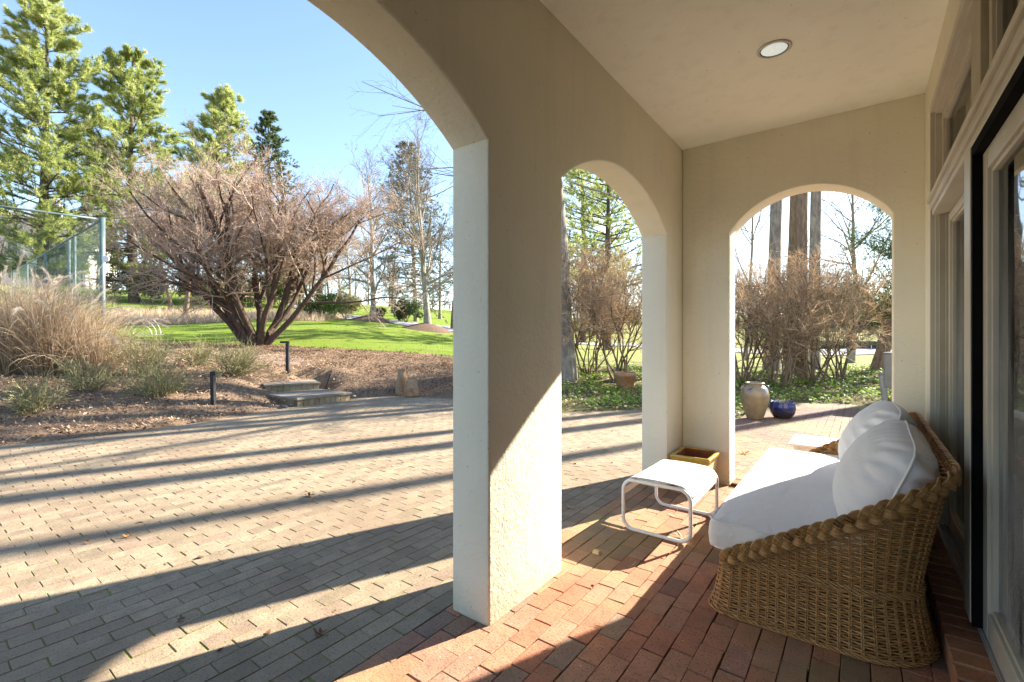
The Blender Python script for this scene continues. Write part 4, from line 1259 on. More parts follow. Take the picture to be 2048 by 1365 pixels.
M['chip'] = simple('wood_chip', (0.50, 0.36, 0.20), (0.62, 0.48, 0.30), 40, 0.85)
tag(ch.build('wood_chip', M['chip'], bevel=0.003, loc=(p[0], p[1], 0.001)), 'pale chunk of wood on the red bricks beside the column', 'wood chip')

# bits of leaf and bark blown over the paving
n = 420
q = np.stack([rng.uniform(-8.6, -1.8, n), rng.uniform(0.6, 8.4, n)], 1); q = q[poly_sd(q, PAVE) < -0.1]
q2 = np.stack([rng.uniform(-1.3, 0.2, 60), rng.uniform(1.6, 8.0, 60)], 1); q = np.concatenate([q, q2])
C = np.c_[q, np.full(len(q), 0.006)]; up_ = nrm(rand_dirs(len(q), 0.3) + [0, 0, 1.5]); d = nrm(np.cross(up_, rand_dirs(len(q)))); sz = (rng.uniform(0.15, 1, len(q)) ** 2 * 0.026 + 0.004)[:, None]
V, F = leaf_quads(C, d * sz, np.cross(up_, d) * sz * rng.uniform(.25, .7, len(q))[:, None])
M['bits'] = toned('leaf_bits', [(0, (0.05, 0.03, 0.02)), (0.6, (0.22, 0.13, 0.07)), (1, (0.48, 0.36, 0.22))], 0.9)
tag(np_mesh('leaf_bits', V, F, M['bits'], tone=np.repeat(rng.uniform(0, 1, len(q)), 4)), 'scattered crumbs of leaf and bark on the paving', 'leaf litter', kind='stuff')
# ------------------------------------------------------------------ growing things
def bark(name, c1, c2, sc=6, lichen=None):
    m, n, b = new_mat(name); v = world_vec(n, (1, 1, 0.22))
    t = noise(n, sc * 2.2, 6, 0.7, vec=v)
    c = ramp(n, t.outputs[0], [(0.32, c1), (0.68, c2)])
    if lichen:
        c = mix(n, mth(n, 'MULTIPLY', mth(n, 'SUBTRACT', noise(n, 3, 5, vec=world_vec(n)).outputs[0], 0.5), 4, True), c, lichen)
    n.links.new(c, b.inputs['Base Color']); b.inputs['Roughness'].default_value = 0.95; b.inputs['Specular IOR Level'].default_value = 0.1
    bump(n, b, t.outputs[0], 0.9, 0.04)
    return m
M['bark_grey'] = bark('bark_grey', (0.15, 0.13, 0.11), (0.38, 0.335, 0.285), lichen=(0.40, 0.41, 0.33))
M['bark_brown'] = bark('bark_brown', (0.12, 0.082, 0.058), (0.33, 0.24, 0.165))
M['bark_pine'] = bark('bark_pine', (0.05, 0.04, 0.034), (0.15, 0.12, 0.10))
M['bark_crab'] = bark('bark_crab', (0.045, 0.030, 0.024), (0.15, 0.105, 0.08), 9)
M['twig_tan'] = toned('twig_tan', [(0, (0.46, 0.34, 0.22)), (0.6, (0.72, 0.57, 0.40)), (1, (0.86, 0.74, 0.56))], 0.85, 0.55)
M['twig_rose'] = toned('twig_rose', [(0, (0.32, 0.235, 0.19)), (0.6, (0.56, 0.43, 0.35)), (1, (0.74, 0.60, 0.50))], 0.85, 0.3)
M['twig_grey'] = toned('twig_grey', [(0, (0.12, 0.10, 0.088)), (1, (0.28, 0.24, 0.205))], 0.9)
M['bud'] = toned('dried_fruit', [(0, (0.50, 0.30, 0.19)), (0.5, (0.66, 0.47, 0.35)), (1, (0.76, 0.60, 0.48))], 0.8, 0.45)
M['needle'] = toned('pine_needle', [(0, (0.13, 0.185, 0.055)), (0.45, (0.34, 0.40, 0.12)), (0.8, (0.50, 0.54, 0.22)), (1, (0.60, 0.62, 0.36))], 0.6, 0.5)
M['needle_dark'] = toned('spruce_needle', [(0, (0.04, 0.07, 0.03)), (0.5, (0.09, 0.135, 0.05)), (1, (0.17, 0.21, 0.085))], 0.7, 0.35)
M['needle_grey'] = toned('spruce_needle_grey', [(0, (0.08, 0.085, 0.06)), (0.5, (0.16, 0.16, 0.115)), (1, (0.26, 0.25, 0.18))], 0.8, 0.35)
M['thuja'] = toned('cedar_leaf', [(0, (0.045, 0.085, 0.03)), (0.5, (0.11, 0.17, 0.05)), (1, (0.21, 0.27, 0.085))], 0.7, 0.3)
M['ivy_leaf'] = toned('ivy_leaf', [(0, (0.06, 0.12, 0.02)), (0.45, (0.19, 0.30, 0.045)), (0.8, (0.36, 0.46, 0.09)), (0.93, (0.48, 0.52, 0.18)), (1, (0.45, 0.33, 0.18))], 0.5, 0.45, 0.3)
M['litter'] = toned('leaf_litter', [(0, (0.075, 0.045, 0.028)), (0.3, (0.21, 0.13, 0.08)), (0.65, (0.47, 0.34, 0.225)), (1, (0.66, 0.53, 0.38))], 0.9, 0.2)
M['grass_dry'] = toned('dry_grass', [(0, (0.36, 0.25, 0.145)), (0.5, (0.58, 0.45, 0.30)), (1, (0.74, 0.63, 0.48))], 0.7, 0.45)
M['plume'] = toned('grass_plume', [(0, (0.50, 0.42, 0.34)), (1, (0.72, 0.65, 0.56))], 0.9, 0.5)
M['stem_green'] = toned('green_stem', [(0, (0.21, 0.19, 0.10)), (0.5, (0.36, 0.34, 0.17)), (1, (0.47, 0.46, 0.22))], 0.7, 0.25)
M['oak_leaf'] = toned('oak_leaf', [(0, (0.32, 0.13, 0.05)), (1, (0.52, 0.26, 0.12))], 0.8, 0.4)

def grow(S, D, L, r0, r1, K, wob, trop, sag=0.0):
    """N branches: start S, direction D, length L -> polylines and radii"""
    Nn = len(S); P = np.empty((Nn, K, 3)); P[:, 0] = S
    d = nrm(D.copy()); st = (L / (K - 1))[:, None]
    for k in range(1, K):
        d = d + rng.normal(0, wob, (Nn, 3)); d[:, 2] += trop - sag * k / K
        d = nrm(d); P[:, k] = P[:, k - 1] + d * st
    t = np.linspace(0, 1, K)[None, :]
    R = r0[:, None] * (1 - t) + r1[:, None] * t
    return P, R

def spawn(P, R, L, cnt, t0, t1, a0, a1, lr, rr, lvar=0.3, up=0.0, taper=True):
    """children off each branch"""
    Nn, K, _ = P.shape
    idx = np.repeat(np.arange(Nn), cnt); n = len(idx)
    t = rng.uniform(t0, t1, n); f = t * (K - 1); i = np.minimum(f.astype(int), K - 2); w = (f - i)[:, None]
    S = P[idx, i] * (1 - w) + P[idx, i + 1] * w
    T = nrm(P[idx, i + 1] - P[idx, i])
    ax = nrm(np.cross(T, rand_dirs(n)))
    an = rng.uniform(a0, a1, n)[:, None]
    D = T * np.cos(an) + ax * np.sin(an); D[:, 2] += up; D = nrm(D)
    rad = R[idx, i] * (1 - w[:, 0]) + R[idx, i + 1] * w[:, 0]
    Lc = L[idx] * lr * rng.uniform(1 - lvar, 1 + lvar, n)
    if taper: Lc *= (1.15 - 0.6 * t)
    return S, D, Lc, np.maximum(rad * rr, 0.0015)

def root_thing(name, label, cat, p, group=None):
    return thing(name, label, cat, (float(p[0]), float(p[1]), float(p[2])), 0, group)

def put(o_parent, name, parts, mat, tone=None, smooth=True, kind=None):
    V, F = join_vf(parts)
    V = V - np.array(o_parent.location)[None]
    o = np_mesh(name, V, F, mat, o_parent, smooth=smooth, tone=tone)
    if kind: tag(o, kind=kind)
    return o

def tone_tubes(N_, per, lo=0.0, hi=1.0):
    return np.repeat(rng.uniform(lo, hi, N_), per)

def bare_tree(label, p, H, r, lv, bmat, tmat, group=None, lean=(0, 0), spread=0.9, first=0.25, trunk_k=10, name='bare_tree', leaves=0, S0=8, clipz=None, tw=0.006, up=0.15, tip=0.22, tw_wob=0.035):
    """trunk, limbs, twigs; lv = child counts per level"""
    reseed(label)
    t = root_thing(name, label, 'tree', p, group)
    base = np.array([p[0], p[1], p[2] - 0.15])
    P, R = grow(base[None], np.array([[lean[0], lean[1], 1.0]]), np.array([H]), np.array([r]), np.array([r * tip]), trunk_k, tw_wob, 0.03)
    R[:, 0] *= 1.45
    put(t, 'trunk', [tubes(P, R, S0)], bmat)
    L = np.array([H]); parts = []; tw_parts = []; tt = []
    pts_end = None
    for k, c in enumerate(lv):
        if k == 0:
            S, D, Lc, rc = spawn(P, R, L, c, first, 0.98, 0.5, 1.15 * spread + 0.2, 0.42, 0.5, up=up)
        else:
            S, D, Lc, rc = spawn(P, R, L, c, 0.15, 1.0, 0.35, 0.95, 0.46, 0.55, up=up * 0.7)
        K = 7 if k == 0 else (5 if k == 1 else (4 if k == 2 else 2))
        rc = np.maximum(rc, tw)
        P, R = grow(S, D, Lc, rc, rc * 0.35, K, 0.11, 0.02 if k < 2 else 0.0)
        L = Lc
        if k < 2: parts.append(tubes(P, R, 5 if k == 0 else 4))
        else:
            V, F = tubes(P, R, 3); tw_parts.append((V, F)); tt.append(tone_tubes(len(P), K * 3))
    put(t, 'limbs', parts, bmat, kind='stuff')
    if tw_parts: put(t, 'twigs', tw_parts, tmat, np.concatenate(tt), kind='stuff')
    if leaves:
        i = rng.integers(0, len(P), leaves); C = P[i, rng.integers(1, P.shape[1], leaves)] + rng.normal(0, .02, (leaves, 3))
        d = rand_dirs(leaves) * rng.uniform(0.03, 0.06, leaves)[:, None]; e = np.cross(d, rand_dirs(leaves)) * 0.6
        V, F = leaf_quads(C, d, e)
        put(t, 'clinging_leaves', [(V, F)], M['oak_leaf'], np.repeat(rng.uniform(0, 1, leaves), 4), False, 'stuff')
    return t

def tufts(C, D, n, length, width, spread):
    """n thin blades from each centre C along D"""
    m = len(C)
    C = np.repeat(C, n, 0); D = np.repeat(D, n, 0)
    d = nrm(D + rand_dirs(m * n) * spread); s = nrm(np.cross(d, rand_dirs(m * n))) * (width / 2)
    ln = (length * rng.uniform(0.7, 1.2, m * n))[:, None]
    V = np.stack([C - s, C + s, C + d * ln], 1).reshape(-1, 3)
    return V, np.arange(len(V)).reshape(-1, 3)

def conifer(label, p, H, r, prof, whorl, per, droop, rise, tlen, tw, tdens, mat, bmat, nb=9, spread=0.75, name='pine_tree', tone_lo=0.0, tone_hi=1.0, group=None, trunk_top=1.0, sub=10):
    """prof(t): branch length at relative height t (0 ground, 1 tip)"""
    reseed(label)
    t = root_thing(name, label, 'tree', p, group)
    base = np.array([p[0], p[1], p[2] - 0.2])
    P, R = grow(base[None], np.array([[rng.normal(0, .02), rng.normal(0, .02), 1.0]]), np.array([H]), np.array([r]), np.array([0.03]), 14, 0.012, 0.03)
    put(t, 'trunk', [tubes(P, R, 8)], bmat)
    hs = np.arange(0.05, 0.985, whorl / H)
    S = []; D = []; L = []
    for hh in hs:
        l0 = prof(hh)
        if l0 <= 0.05: continue
        f = hh * 13; i = int(f); w = f - i; c = P[0, i] * (1 - w) + P[0, min(i + 1, 13)] * w
        a0 = rng.uniform(0, 6.28)
        for k in range(per):
            a = a0 + 6.283 * k / per + rng.normal(0, 0.25)
            S.append(c + [0, 0, rng.normal(0, whorl * .25)]); D.append((math.cos(a), math.sin(a), rise(hh) + rng.normal(0, .08)))
            L.append(l0 * rng.uniform(0.62, 1.12))
    S = np.array(S); D = np.array(D); L = np.array(L)
    PB, RB = grow(S, D, L, 0.012 * L + 0.012, np.full(len(L), 0.008), 7, 0.05, droop, 0)
    S2, D2, L2, r2 = spawn(PB, RB, L, sub, 0.16, 1.0, 0.35, 1.1, 0.34, 0.5, up=0.22, lvar=0.5)
    L2 = np.maximum(L2, 0.25)
    PC, RC = grow(S2, D2, L2, r2, r2 * 0.4, 3, 0.08, 0.05)
    put(t, 'branches', [tubes(PB, RB, 4), tubes(PC, RC, 3)], bmat, kind='stuff')
    # foliage tufts along branch ends and side shoots
    nt_ = max(1, int(tdens))
    i = np.repeat(np.arange(len(PC)), nt_); f = rng.uniform(0.15, 1, len(i)) * 1.999; k = f.astype(int); w = (f - k)[:, None]
    C = PC[i, k] * (1 - w) + PC[i, k + 1] * w; Dd = nrm(PC[i, k + 1] - PC[i, k]); Dd[:, 2] += 0.25
    V, F = tufts(C, nrm(Dd), nb, tlen, tw, spread)
    hh = np.clip((C[:, 2] - p[2]) / H, 0, 1)
    bt = np.repeat(rng.normal(0, 0.16, len(PC)), nt_)
    tn = np.clip(tone_lo + (tone_hi - tone_lo) * (0.42 + 0.22 * hh + bt + rng.normal(0, .12, len(C))), 0, 1)
    put(t, 'crown', [(V, F)], mat, np.repeat(tn, nb * 3), False, 'stuff')
    return t

# white pines and spruces across the lawn
pp = lambda t: 7.6 * min(1, max(0, (t - 0.02) / 0.2)) * (1 - t) ** 0.66 + 0.5 if t > 0.07 else 0
conifer('tall pale green white pine behind the court fence', on_ground(88, 38), 24.5, 0.42, pp, 1.0, 5, 0.035, lambda h: 0.05 + 0.45 * h, 0.36, 0.042, 16, M['needle'], M['bark_pine'], nb=6, spread=0.95, sub=19)
conifer('second white pine with dark forked trunk on the grass slope', on_ground(268, 43), 23.0, 0.45, lambda t: (7.0 * min(1, (t - 0.1) / 0.15) * (1 - t) ** 0.64 + 0.5) if t > 0.13 else 0, 1.05, 5, 0.035, lambda h: 0.05 + 0.45 * h, 0.36, 0.042, 16, M['needle'], M['bark_pine'], nb=6, spread=0.95, tone_lo=-0.1, tone_hi=0.9, sub=19)
conifer('pale white pine top rising behind the crabapple', on_ground(415, 58), 25.0, 0.4, lambda t: (6.4 * (1 - t) ** 0.62 + 0.8) if t > 0.2 else 0, 1.1, 5, 0.035, lambda h: 0.1 + 0.5 * h, 0.55, 0.055, 10, M['needle'], M['bark_pine'], nb=8, tone_lo=0.12, tone_hi=1.05, sub=16)
conifer('dark pointed spruce rising behind the crabapple crown', on_ground(545, 52), 22.0, 0.35, lambda t: 6.4 * (1 - t) ** 0.85 + 0.25, 0.7, 7, 0.0, lambda h: -0.12 + 0.5 * h, 0.26, 0.050, 8, M['needle_dark'], M['bark_pine'], nb=5, name='spruce_tree', sub=11)
conifer('thin greyish spruce with drooping branches beside the column', on_ground(832, 47), 18.4, 0.24, lambda t: 5.4 * (1 - t) ** 0.72 + 0.25 if t > 0.10 else 0, 0.58, 6, 0.012, lambda h: -0.16 + 0.35 * h, 0.22, 0.036, 8, M['needle_grey'], M['bark_grey'], nb=7, spread=0.9, name='spruce_tree', sub=9)
conifer('green pine seen through the smaller arch behind the hedge', on_ground(1215, 33), 17.0, 0.30, lambda t: 5.2 * (1 - t) ** 0.55 + 0.4 if t > 0.2 else 0, 0.8, 5, 0.02, lambda h: 0.0 + 0.4 * h, 0.34, 0.04, 6, M['needle'], M['bark_pine'], nb=7, sub=10)
conifer('green pine filling the gap behind the lichened trunk', on_ground(1165, 45), 22.0, 0.34, lambda t: 5.2 * (1 - t) ** 0.55 + 0.4 if t > 0.2 else 0, 0.9, 5, 0.02, lambda h: 0.0 + 0.4 * h, 0.36, 0.05, 6, M['needle'], M['bark_pine'], nb=8, sub=10)

# crabapple, several stems from one base
def multi_stem(name, label, p, stems, r, Ls, angs, lv, mats, fruits, group=None, ratio=(0.55, 0.5, 0.5), wob=0.09, ztop=None, fmat=None, tw=0.005, splay=None, fsize=(0.018, 0.038), prune=0.10, upk=0.10, base_r=None, lean=None):
    reseed(label)
    t = root_thing(name, label, 'tree' if 'tree' in name else 'shrub', p, group)
    base = np.array([p[0], p[1], p[2] - 0.1])
    az = splay if splay is not None else (np.arange(stems) * 6.283 / stems + rng.normal(0, .25, stems))
    an = rng.uniform(angs[0], angs[1], stems) if lean is None else np.array(lean)
    S = base + np.stack([np.cos(az), np.sin(az), 0 * az], 1) * (r * 0.9 if base_r is None else base_r * rng.uniform(0.1, 1, stems)[:, None])
    D = np.stack([np.cos(az) * np.sin(an), np.sin(az) * np.sin(an), np.cos(an)], 1)
    L = rng.uniform(Ls[0], Ls[1], stems); r0 = np.full(stems, r) * rng.uniform(0.7, 1.1, stems)
    P, R = grow(S, D, L, r0, r0 * 0.4, 9, wob * 0.8, 0.03)
    R[:, 0] *= 1.35
    put(t, 'stems', [tubes(P, R, 7)], mats[0], kind='stuff')
    parts = []; tp = []; tt = []; allP = []
    for k, c in enumerate(lv):
        S, D, Lc, rc = spawn(P, R, L, c, 0.28 if k == 0 else 0.12, 1.0, 0.35, 0.95 if k == 0 else 1.35, ratio[min(k, len(ratio) - 1)], 0.55, up=upk)
        rc = np.maximum(rc, tw)
        K = 6 if k == 0 else (2 if k == len(lv) - 1 else (3 if k > 1 else 4))
        P, R = grow(S, D, Lc, rc, rc * 0.45, K, wob if k == 0 else wob * 1.5, 0.015); L = Lc
        if ztop is not None:
            lim = ztop + rng.normal(0, prune, len(P))
            keep = (P[:, 0, 2] < lim) & (P[:, -1, 2] < lim + 0.10)
            if k == 0: keep |= P[:, 0, 2] < ztop - 0.3
            P, R, L = P[keep], R[keep], L[keep]
            P[..., 2] = np.minimum(P[..., 2], ztop + 0.05 + rng.uniform(0, prune, (len(P), 1)))
        if k == 0: parts.append(tubes(P, R, 5))
        else:
            V, F = tubes(P, R, 3); tp.append((V, F)); tt.append(tone_tubes(len(P), K * 3)); allP.append(P.reshape(-1, 3))
    put(t, 'limbs', parts, mats[0], kind='stuff')
    put(t, 'twigs', tp, mats[1], np.concatenate(tt), kind='stuff')
    if fruits:
        A = allP[-1]; i = rng.integers(0, len(A), fruits)
        C = A[i] + rng.normal(0, .02, (fruits, 3))
        d = rand_dirs(fruits) * rng.uniform(fsize[0], fsize[1], fruits)[:, None]; e = np.cross(nrm(d), rand_dirs(fruits)) * rng.uniform(fsize[0] * .7, fsize[1] * .7, fruits)[:, None]
        V, F = leaf_quads(C, d, e)
        put(t, 'dried_leaves', [(V, F)], fmat or M['bud'], np.repeat(rng.uniform(0, 1, fruits), 4), False, 'stuff')
    return t
crab_p = at(515, 693, 17.8); crab_p[2] = tz(crab_p[0], crab_p[1])
vr = np.array([math.cos(TH), math.sin(TH)])
a_r = math.atan2(vr[1], vr[0])
multi_stem('crabapple_tree', 'wide spreading crabapple with many stems and dry pinkish twigs on the lawn edge', crab_p, 10, 0.14, (5.2, 6.4), (0.12, 0.70), (9, 9, 9, 5), (M['bark_crab'], M['twig_rose']), 36000,
           splay=np.array([a_r + 0.1, a_r + 0.5, a_r - 0.6, a_r + 1.5, a_r + 2.6, a_r + 3.2, a_r + 3.9, a_r - 1.5, a_r + 0.2, a_r + 2.9]), ratio=(0.60, 0.56, 0.52, 0.5), wob=0.13, tw=0.0042, fsize=(0.010, 0.026), ztop=crab_p[2] + 8.8, prune=0.55, upk=0.13, lean=(0.80, 0.58, 0.5, 0.35, 0.56, 0.82, 0.5, 0.35, 0.30, 0.33))

# bare lawn trees with mulch rings
for (u, d, H, r, lab) in ((745, 36.5, 11.5, 0.22, 'grey-barked bare tree on a mulch mound beside the driveway bend'), (856, 32.5, 12.5, 0.23, 'grey-barked bare tree on a mulch mound beside the column')):
    p = on_ground(u, d)
    bare_tree(lab, p, H, r, (26, 9, 6, 4), M['bark_grey'], M['twig_grey'], 'bare lawn trees', first=0.16, spread=0.95)
    mb = MB(); n_ = 20; v = [(p[0], p[1], p[2] + 0.42)]
    for rr, hz in ((0.45, 0.40), (1.3, 0.16), (2.1, -0.1)):
        for k in range(n_):
            a = 6.283 * k / n_; x, y = p[0] + rr * math.cos(a) * rng.uniform(.9, 1.1), p[1] + rr * math.sin(a); v.append((x, y, tz(x, y) + hz))
    f = [(0, 1 + k, 1 + (k + 1) % n_) for k in range(n_)]
    for q in range(2):
        f += [(1 + q * n_ + k, 1 + (q + 1) * n_ + k, 1 + (q + 1) * n_ + (k + 1) % n_, 1 + q * n_ + (k + 1) % n_) for k in range(n_)]
    M.setdefault('mulch', simple('brown_mulch', (0.06, 0.038, 0.026), (0.22, 0.14, 0.095), 14, 0.95, 0.7, 30, 0.05))
    tag(mb.add(v, f).build('mulch_mound', M['mulch'], smooth=True), 'low brown mulch mound round the foot of ' + ('the bare tree at the driveway bend' if u < 800 else 'the bare tree beside the column'), 'mulch')
# leggy young trees behind the crabapple
for (u, d, H, r, ln, lab) in ((370, 33, 13, 0.16, (0.10, 0.02), 'thin bare tree with two tones of bark left of the crabapple'), (345, 36, 12, 0.13, (-0.16, -0.1), 'slim leaning bare tree beside the white pine'),
                              (640, 44, 11, 0.16, (0.02, 0), 'bare tree behind the right side of the crabapple'), (905, 40, 10, 0.14, (0, 0), 'slender bare tree half hidden by the column')):
    bare_tree(lab, on_ground(u, d), H, r, (16, 7, 5, 3), M['bark_brown'], M['twig_grey'], lean=ln, first=0.3)

for i_, (u, d, H, lab) in enumerate(((300, 54, 11, 'bare tree on the grass slope beside the second white pine'), (450, 56, 13, 'bare tree on the slope behind the crabapple stems'), (600, 52, 12, 'bare tree in the belt behind the olive bushes'), (660, 58, 13, 'bare tree in the belt beyond the driveway bend'),
                                      (700, 53, 10, 'small bare tree at the far edge of the driveway'), (785, 55, 12, 'bare tree behind the grey spruce'), (880, 54, 11, 'bare tree behind the mulch mound beside the column'))):
    bare_tree(lab, on_ground(u, d), H, 0.17, (16, 8, 6, 3), M['bark_grey'], M['twig_grey'], first=0.2, tw=0.011)

# the big lichened tree by the small arch: its limbs reach over the patio
bp = on_ground(1134, 13.2)
bt = bare_tree('large bare tree with lichened trunk beside the hedge, limbs over the patio', bp, 17, 0.24, (16, 8, 5, 3), M['bark_grey'], M['twig_grey'], lean=(0.01, 0.0), first=0.40, up=0.05)
left = -np.array([math.cos(TH), math.sin(TH), 0])
S = []; D = []; L = []
for hz, ln, el, fw in ((5.3, 4.6, 0.16, 0.1), (6.0, 5.2, 0.10, -0.1), (6.6, 5.6, 0.06, 0.25), (7.3, 5.4, 0.08, -0.3), (4.6, 3.6, 0.12, 0.3), (8.0, 5.6, 0.05, 0.0), (6.4, -4.2, -0.35, 0.2), (7.2, -4.6, -0.45, -0.2), (5.6, -4.0, -0.30, 0.0), (7.8, -5.0, -0.5, 0.1)):
    S.append([bp[0], bp[1], bp[2] + hz]); D.append(math.copysign(1, ln) * left + np.array([0.0, 0, el]) + fw * np.array([-left[1], left[0], 0])); L.append(abs(ln))
S = np.array(S); D = np.array(D); L = np.array(L)
P, R = grow(S, D, L, np.full(len(S), .032), np.full(len(S), .006), 9, 0.06, 0.005)
S2, D2, L2, r2 = spawn(P, R, L, 9, 0.25, 1, 0.3, 0.9, 0.36, 0.5)
P2, R2 = grow(S2, D2, L2, np.maximum(r2, .004), np.full(len(r2), .0025), 6, 0.08, 0.0)
S3, D3, L3, r3 = spawn(P2, R2, L2, 4, 0.2, 1, 0.3, 0.9, 0.45, 0.6)
P3, R3 = grow(S3, D3, L3, np.full(len(r3), .003), np.full(len(r3), .002), 4, 0.08, 0.0)
put(bt, 'overhanging_limbs', [tubes(P, R, 6), tubes(P2, R2, 4), tubes(P3, R3, 3)], M['bark_grey'], kind='stuff')
# stay wires and droopy boughs near the small arch are covered by its own limbs

# group of tall trunks beyond the end arch
for (u, d, r, lab, bm_, ln) in ((1543, 17.5, 0.23, 'straight grey trunk with a pale sapling beside it behind the hedge', 'bark_grey', (0.0, 0.0)),
                               (1578, 21, 0.19, 'slimmer brown trunk in the gap between two thick trunks', 'bark_brown', (0.01, 0)),
                               (1601, 15.6, 0.20, 'thick brown trunk with a knotty bulge rising through the hedge', 'bark_brown', (0.0, 0.0)),
                               (1625, 17.2, 0.20, 'smooth grey trunk pressed against the knotty one', 'bark_grey', (0.0, 0.0)),
                               (1490, 26, 0.12, 'small crooked bare tree behind the end hedge', 'bark_grey', (0.08, 0.0)),
                               (1700, 24, 0.16, 'bare tree with long side limbs against the white sky', 'bark_grey', (0.10, 0.0))):
    bare_tree(lab, on_ground(u, d), 21 if r > .165 else 10, r, (13, 7, 5, 3) if r > .165 else (16, 8, 5, 3), M[bm_], M['twig_grey'], lean=ln, first=0.36 if r > .165 else 0.2, trunk_k=12, leaves=260 if r > .165 else 0, up=0.1, tip=0.55 if r > .165 else .22, tw_wob=0.010 if r > .165 else 0.05)
# trunks out of the picture on the sunny side whose shadows cross the patio
for (x, y, r, lab) in ((1.35, 20.2, 0.20, 'tall bare tree standing behind the house corner'), (2.5, 20.6, 0.24, 'tall bare tree behind the air conditioner'), (4.3, 22.5, 0.20, 'tall bare tree further behind the house'), (-4.5, 19.5, 0.20, 'tall bare tree behind the hedge between the two arches'), (-5.3, 17.5, 0.18, 'bare tree behind the hedge next to the lichened tree')):
    bare_tree(lab, (x, y, tz(x, y)), 23, r, (9, 5, 3), M['bark_brown'], M['twig_grey'], first=0.6, trunk_k=12, tip=0.6, tw_wob=0.008)

# leaning cedar at the right of the end arch
cp = on_ground(1752, 17.0)
ced = root_thing('cedar_tree', 'leaning cedar with dark feathery foliage beside the end arch', 'tree', cp)
P, R = grow(np.array([[cp[0], cp[1], cp[2] - .1]]), np.array([[0.28, 0.20, 1.0]]), np.array([6.8]), np.array([0.24]), np.array([0.05]), 10, 0.02, 0.05)
put(ced, 'trunk', [tubes(P, R, 8)], M['bark_brown'])
S, D, L, rc = spawn(P, R, np.array([6.8]), 90, 0.26, 1.0, 0.9, 1.5, 0.34, 0.3)
PB, RB = grow(S, D, L, np.maximum(rc * .5, .008), np.full(len(L), .004), 5, 0.08, 0.03)
put(ced, 'branches', [tubes(PB, RB, 4)], M['bark_brown'], kind='stuff')
i = rng.integers(0, len(PB), 15000); k = rng.integers(1, 5, 15000); C = PB[i, k] + rng.normal(0, .13, (15000, 3))
V, F = tufts(C, nrm(rand_dirs(15000) + [0, 0, .5]), 4, 0.12, 0.016, 0.8)
put(ced, 'crown', [(V, F)], M['thuja'], np.repeat(np.clip(rng.normal(.5, .22, 15000), 0, 1), 12), False, 'stuff')

# ------------------------------------------------------------------ twiggy hedge shrubs
HG = 'leafless hedge shrubs'
for (u, d, ht, lab) in ((1128, 13.9, 3.75, 'leafless tan hedge shrub next to the lichened tree trunk'), (1180, 14.3, 3.85, 'leafless tan hedge shrub in the smaller arch, second from the lichened tree'),
                        (1240, 13.6, 3.65, 'leafless tan hedge shrub behind the terracotta flower pot'), 
                        (1488, 12.9, 3.55, 'leafless tan hedge shrub behind the stoneware jar'),
                        (1560, 12.6, 3.6, 'leafless tan hedge shrub with pale leaning stems behind the blue pot'), (1622, 13.4, 3.75, 'leafless tan hedge shrub in front of the knotty trunk'),
                        (1676, 14.0, 3.2, 'leafless tan hedge shrub sloping down towards the cedar')):
    p = on_ground(u, d)
    multi_stem('hedge_shrub', lab, p, 11, 0.030, (2.8, 3.9), (0.06, 0.46), (9, 8, 6), (M['bark_brown'], M['twig_tan']), 700, HG,
               ratio=(0.55, 0.48, 0.45), wob=0.23, ztop=p[2] + ht + 0.08, tw=0.0042, upk=0.20, base_r=0.24, fmat=M['oak_leaf'], fsize=(0.012, 0.028))

# ------------------------------------------------------------------ low shrubs, grasses
def low_shrub(label, u, d, h, w, n, seed, green=0.5):
    p = on_ground(u, d)
    reseed(label)
    t = root_thing('low_shrub', label, 'shrub', p, 'low green twiggy shrubs')
    az = rng.uniform(0, 6.28, n); an = np.abs(rng.normal(0.25, 0.55, n)) + 0.05
    S = np.array([p[0], p[1], p[2] - .03]) + np.stack([np.cos(az), np.sin(az), 0 * az], 1) * rng.uniform(0, w * 0.22, n)[:, None]
    D = np.stack([np.cos(az) * np.sin(an) * w / h, np.sin(az) * np.sin(an) * w / h, np.cos(an)], 1)
    L = h * rng.uniform(0.6, 1.15, n)
    P, R = grow(S, D, L, np.full(n, .0065), np.full(n, .0025), 7, 0.20, 0.0)
    S2, D2, L2, r2 = spawn(P, R, L, 6, 0.2, 1, 0.3, 0.9, 0.42, 0.7, up=.1)
    P2, R2 = grow(S2, D2, L2, np.full(len(L2), .0042), np.full(len(L2), .002), 4, 0.15, 0.0)
    put(t, 'stems', [tubes(P, R, 3), tubes(P2, R2, 3)], M['stem_green'], np.r_[tone_tubes(n, 21, 0, .7), tone_tubes(len(P2), 12, .1, .9)], kind='stuff')
    m = n * 16; i = rng.integers(0, len(P2), m); C = P2[i, rng.integers(1, 4, m)] + rng.normal(0, .012, (m, 3))
    d_ = rand_dirs(m) * rng.uniform(.008, .02, m)[:, None]; e = np.cross(nrm(d_), rand_dirs(m)) * .006
    V, F = leaf_quads(C, d_, e)
    put(t, 'leaves', [(V, F)], M['stem_green'], np.repeat(rng.uniform(.3, 1, m), 4), False, 'stuff')
low_shrub('small green twiggy shrub alone near the patio edge', 62, 7.5, 0.62, 0.5, 60, 1)
low_shrub('broad green twiggy shrub beside the nearer path light', 318, 8.9, 0.72, 0.9, 90, 2)
low_shrub('green twiggy shrub in front of the tall dry grass', 175, 8.9, 0.62, 0.75, 60, 3)
low_shrub('upright green leafy shrub above the broad twiggy one', 290, 10.6, 1.05, 0.8, 70, 4)
low_shrub('yellow green leafy shrub beside the upper garden step', 468, 11.0, 0.86, 0.85, 120, 5)
low_shrub('thin green shrub between the path and the lawn', 395, 12.2, 0.75, 0.7, 60, 6)

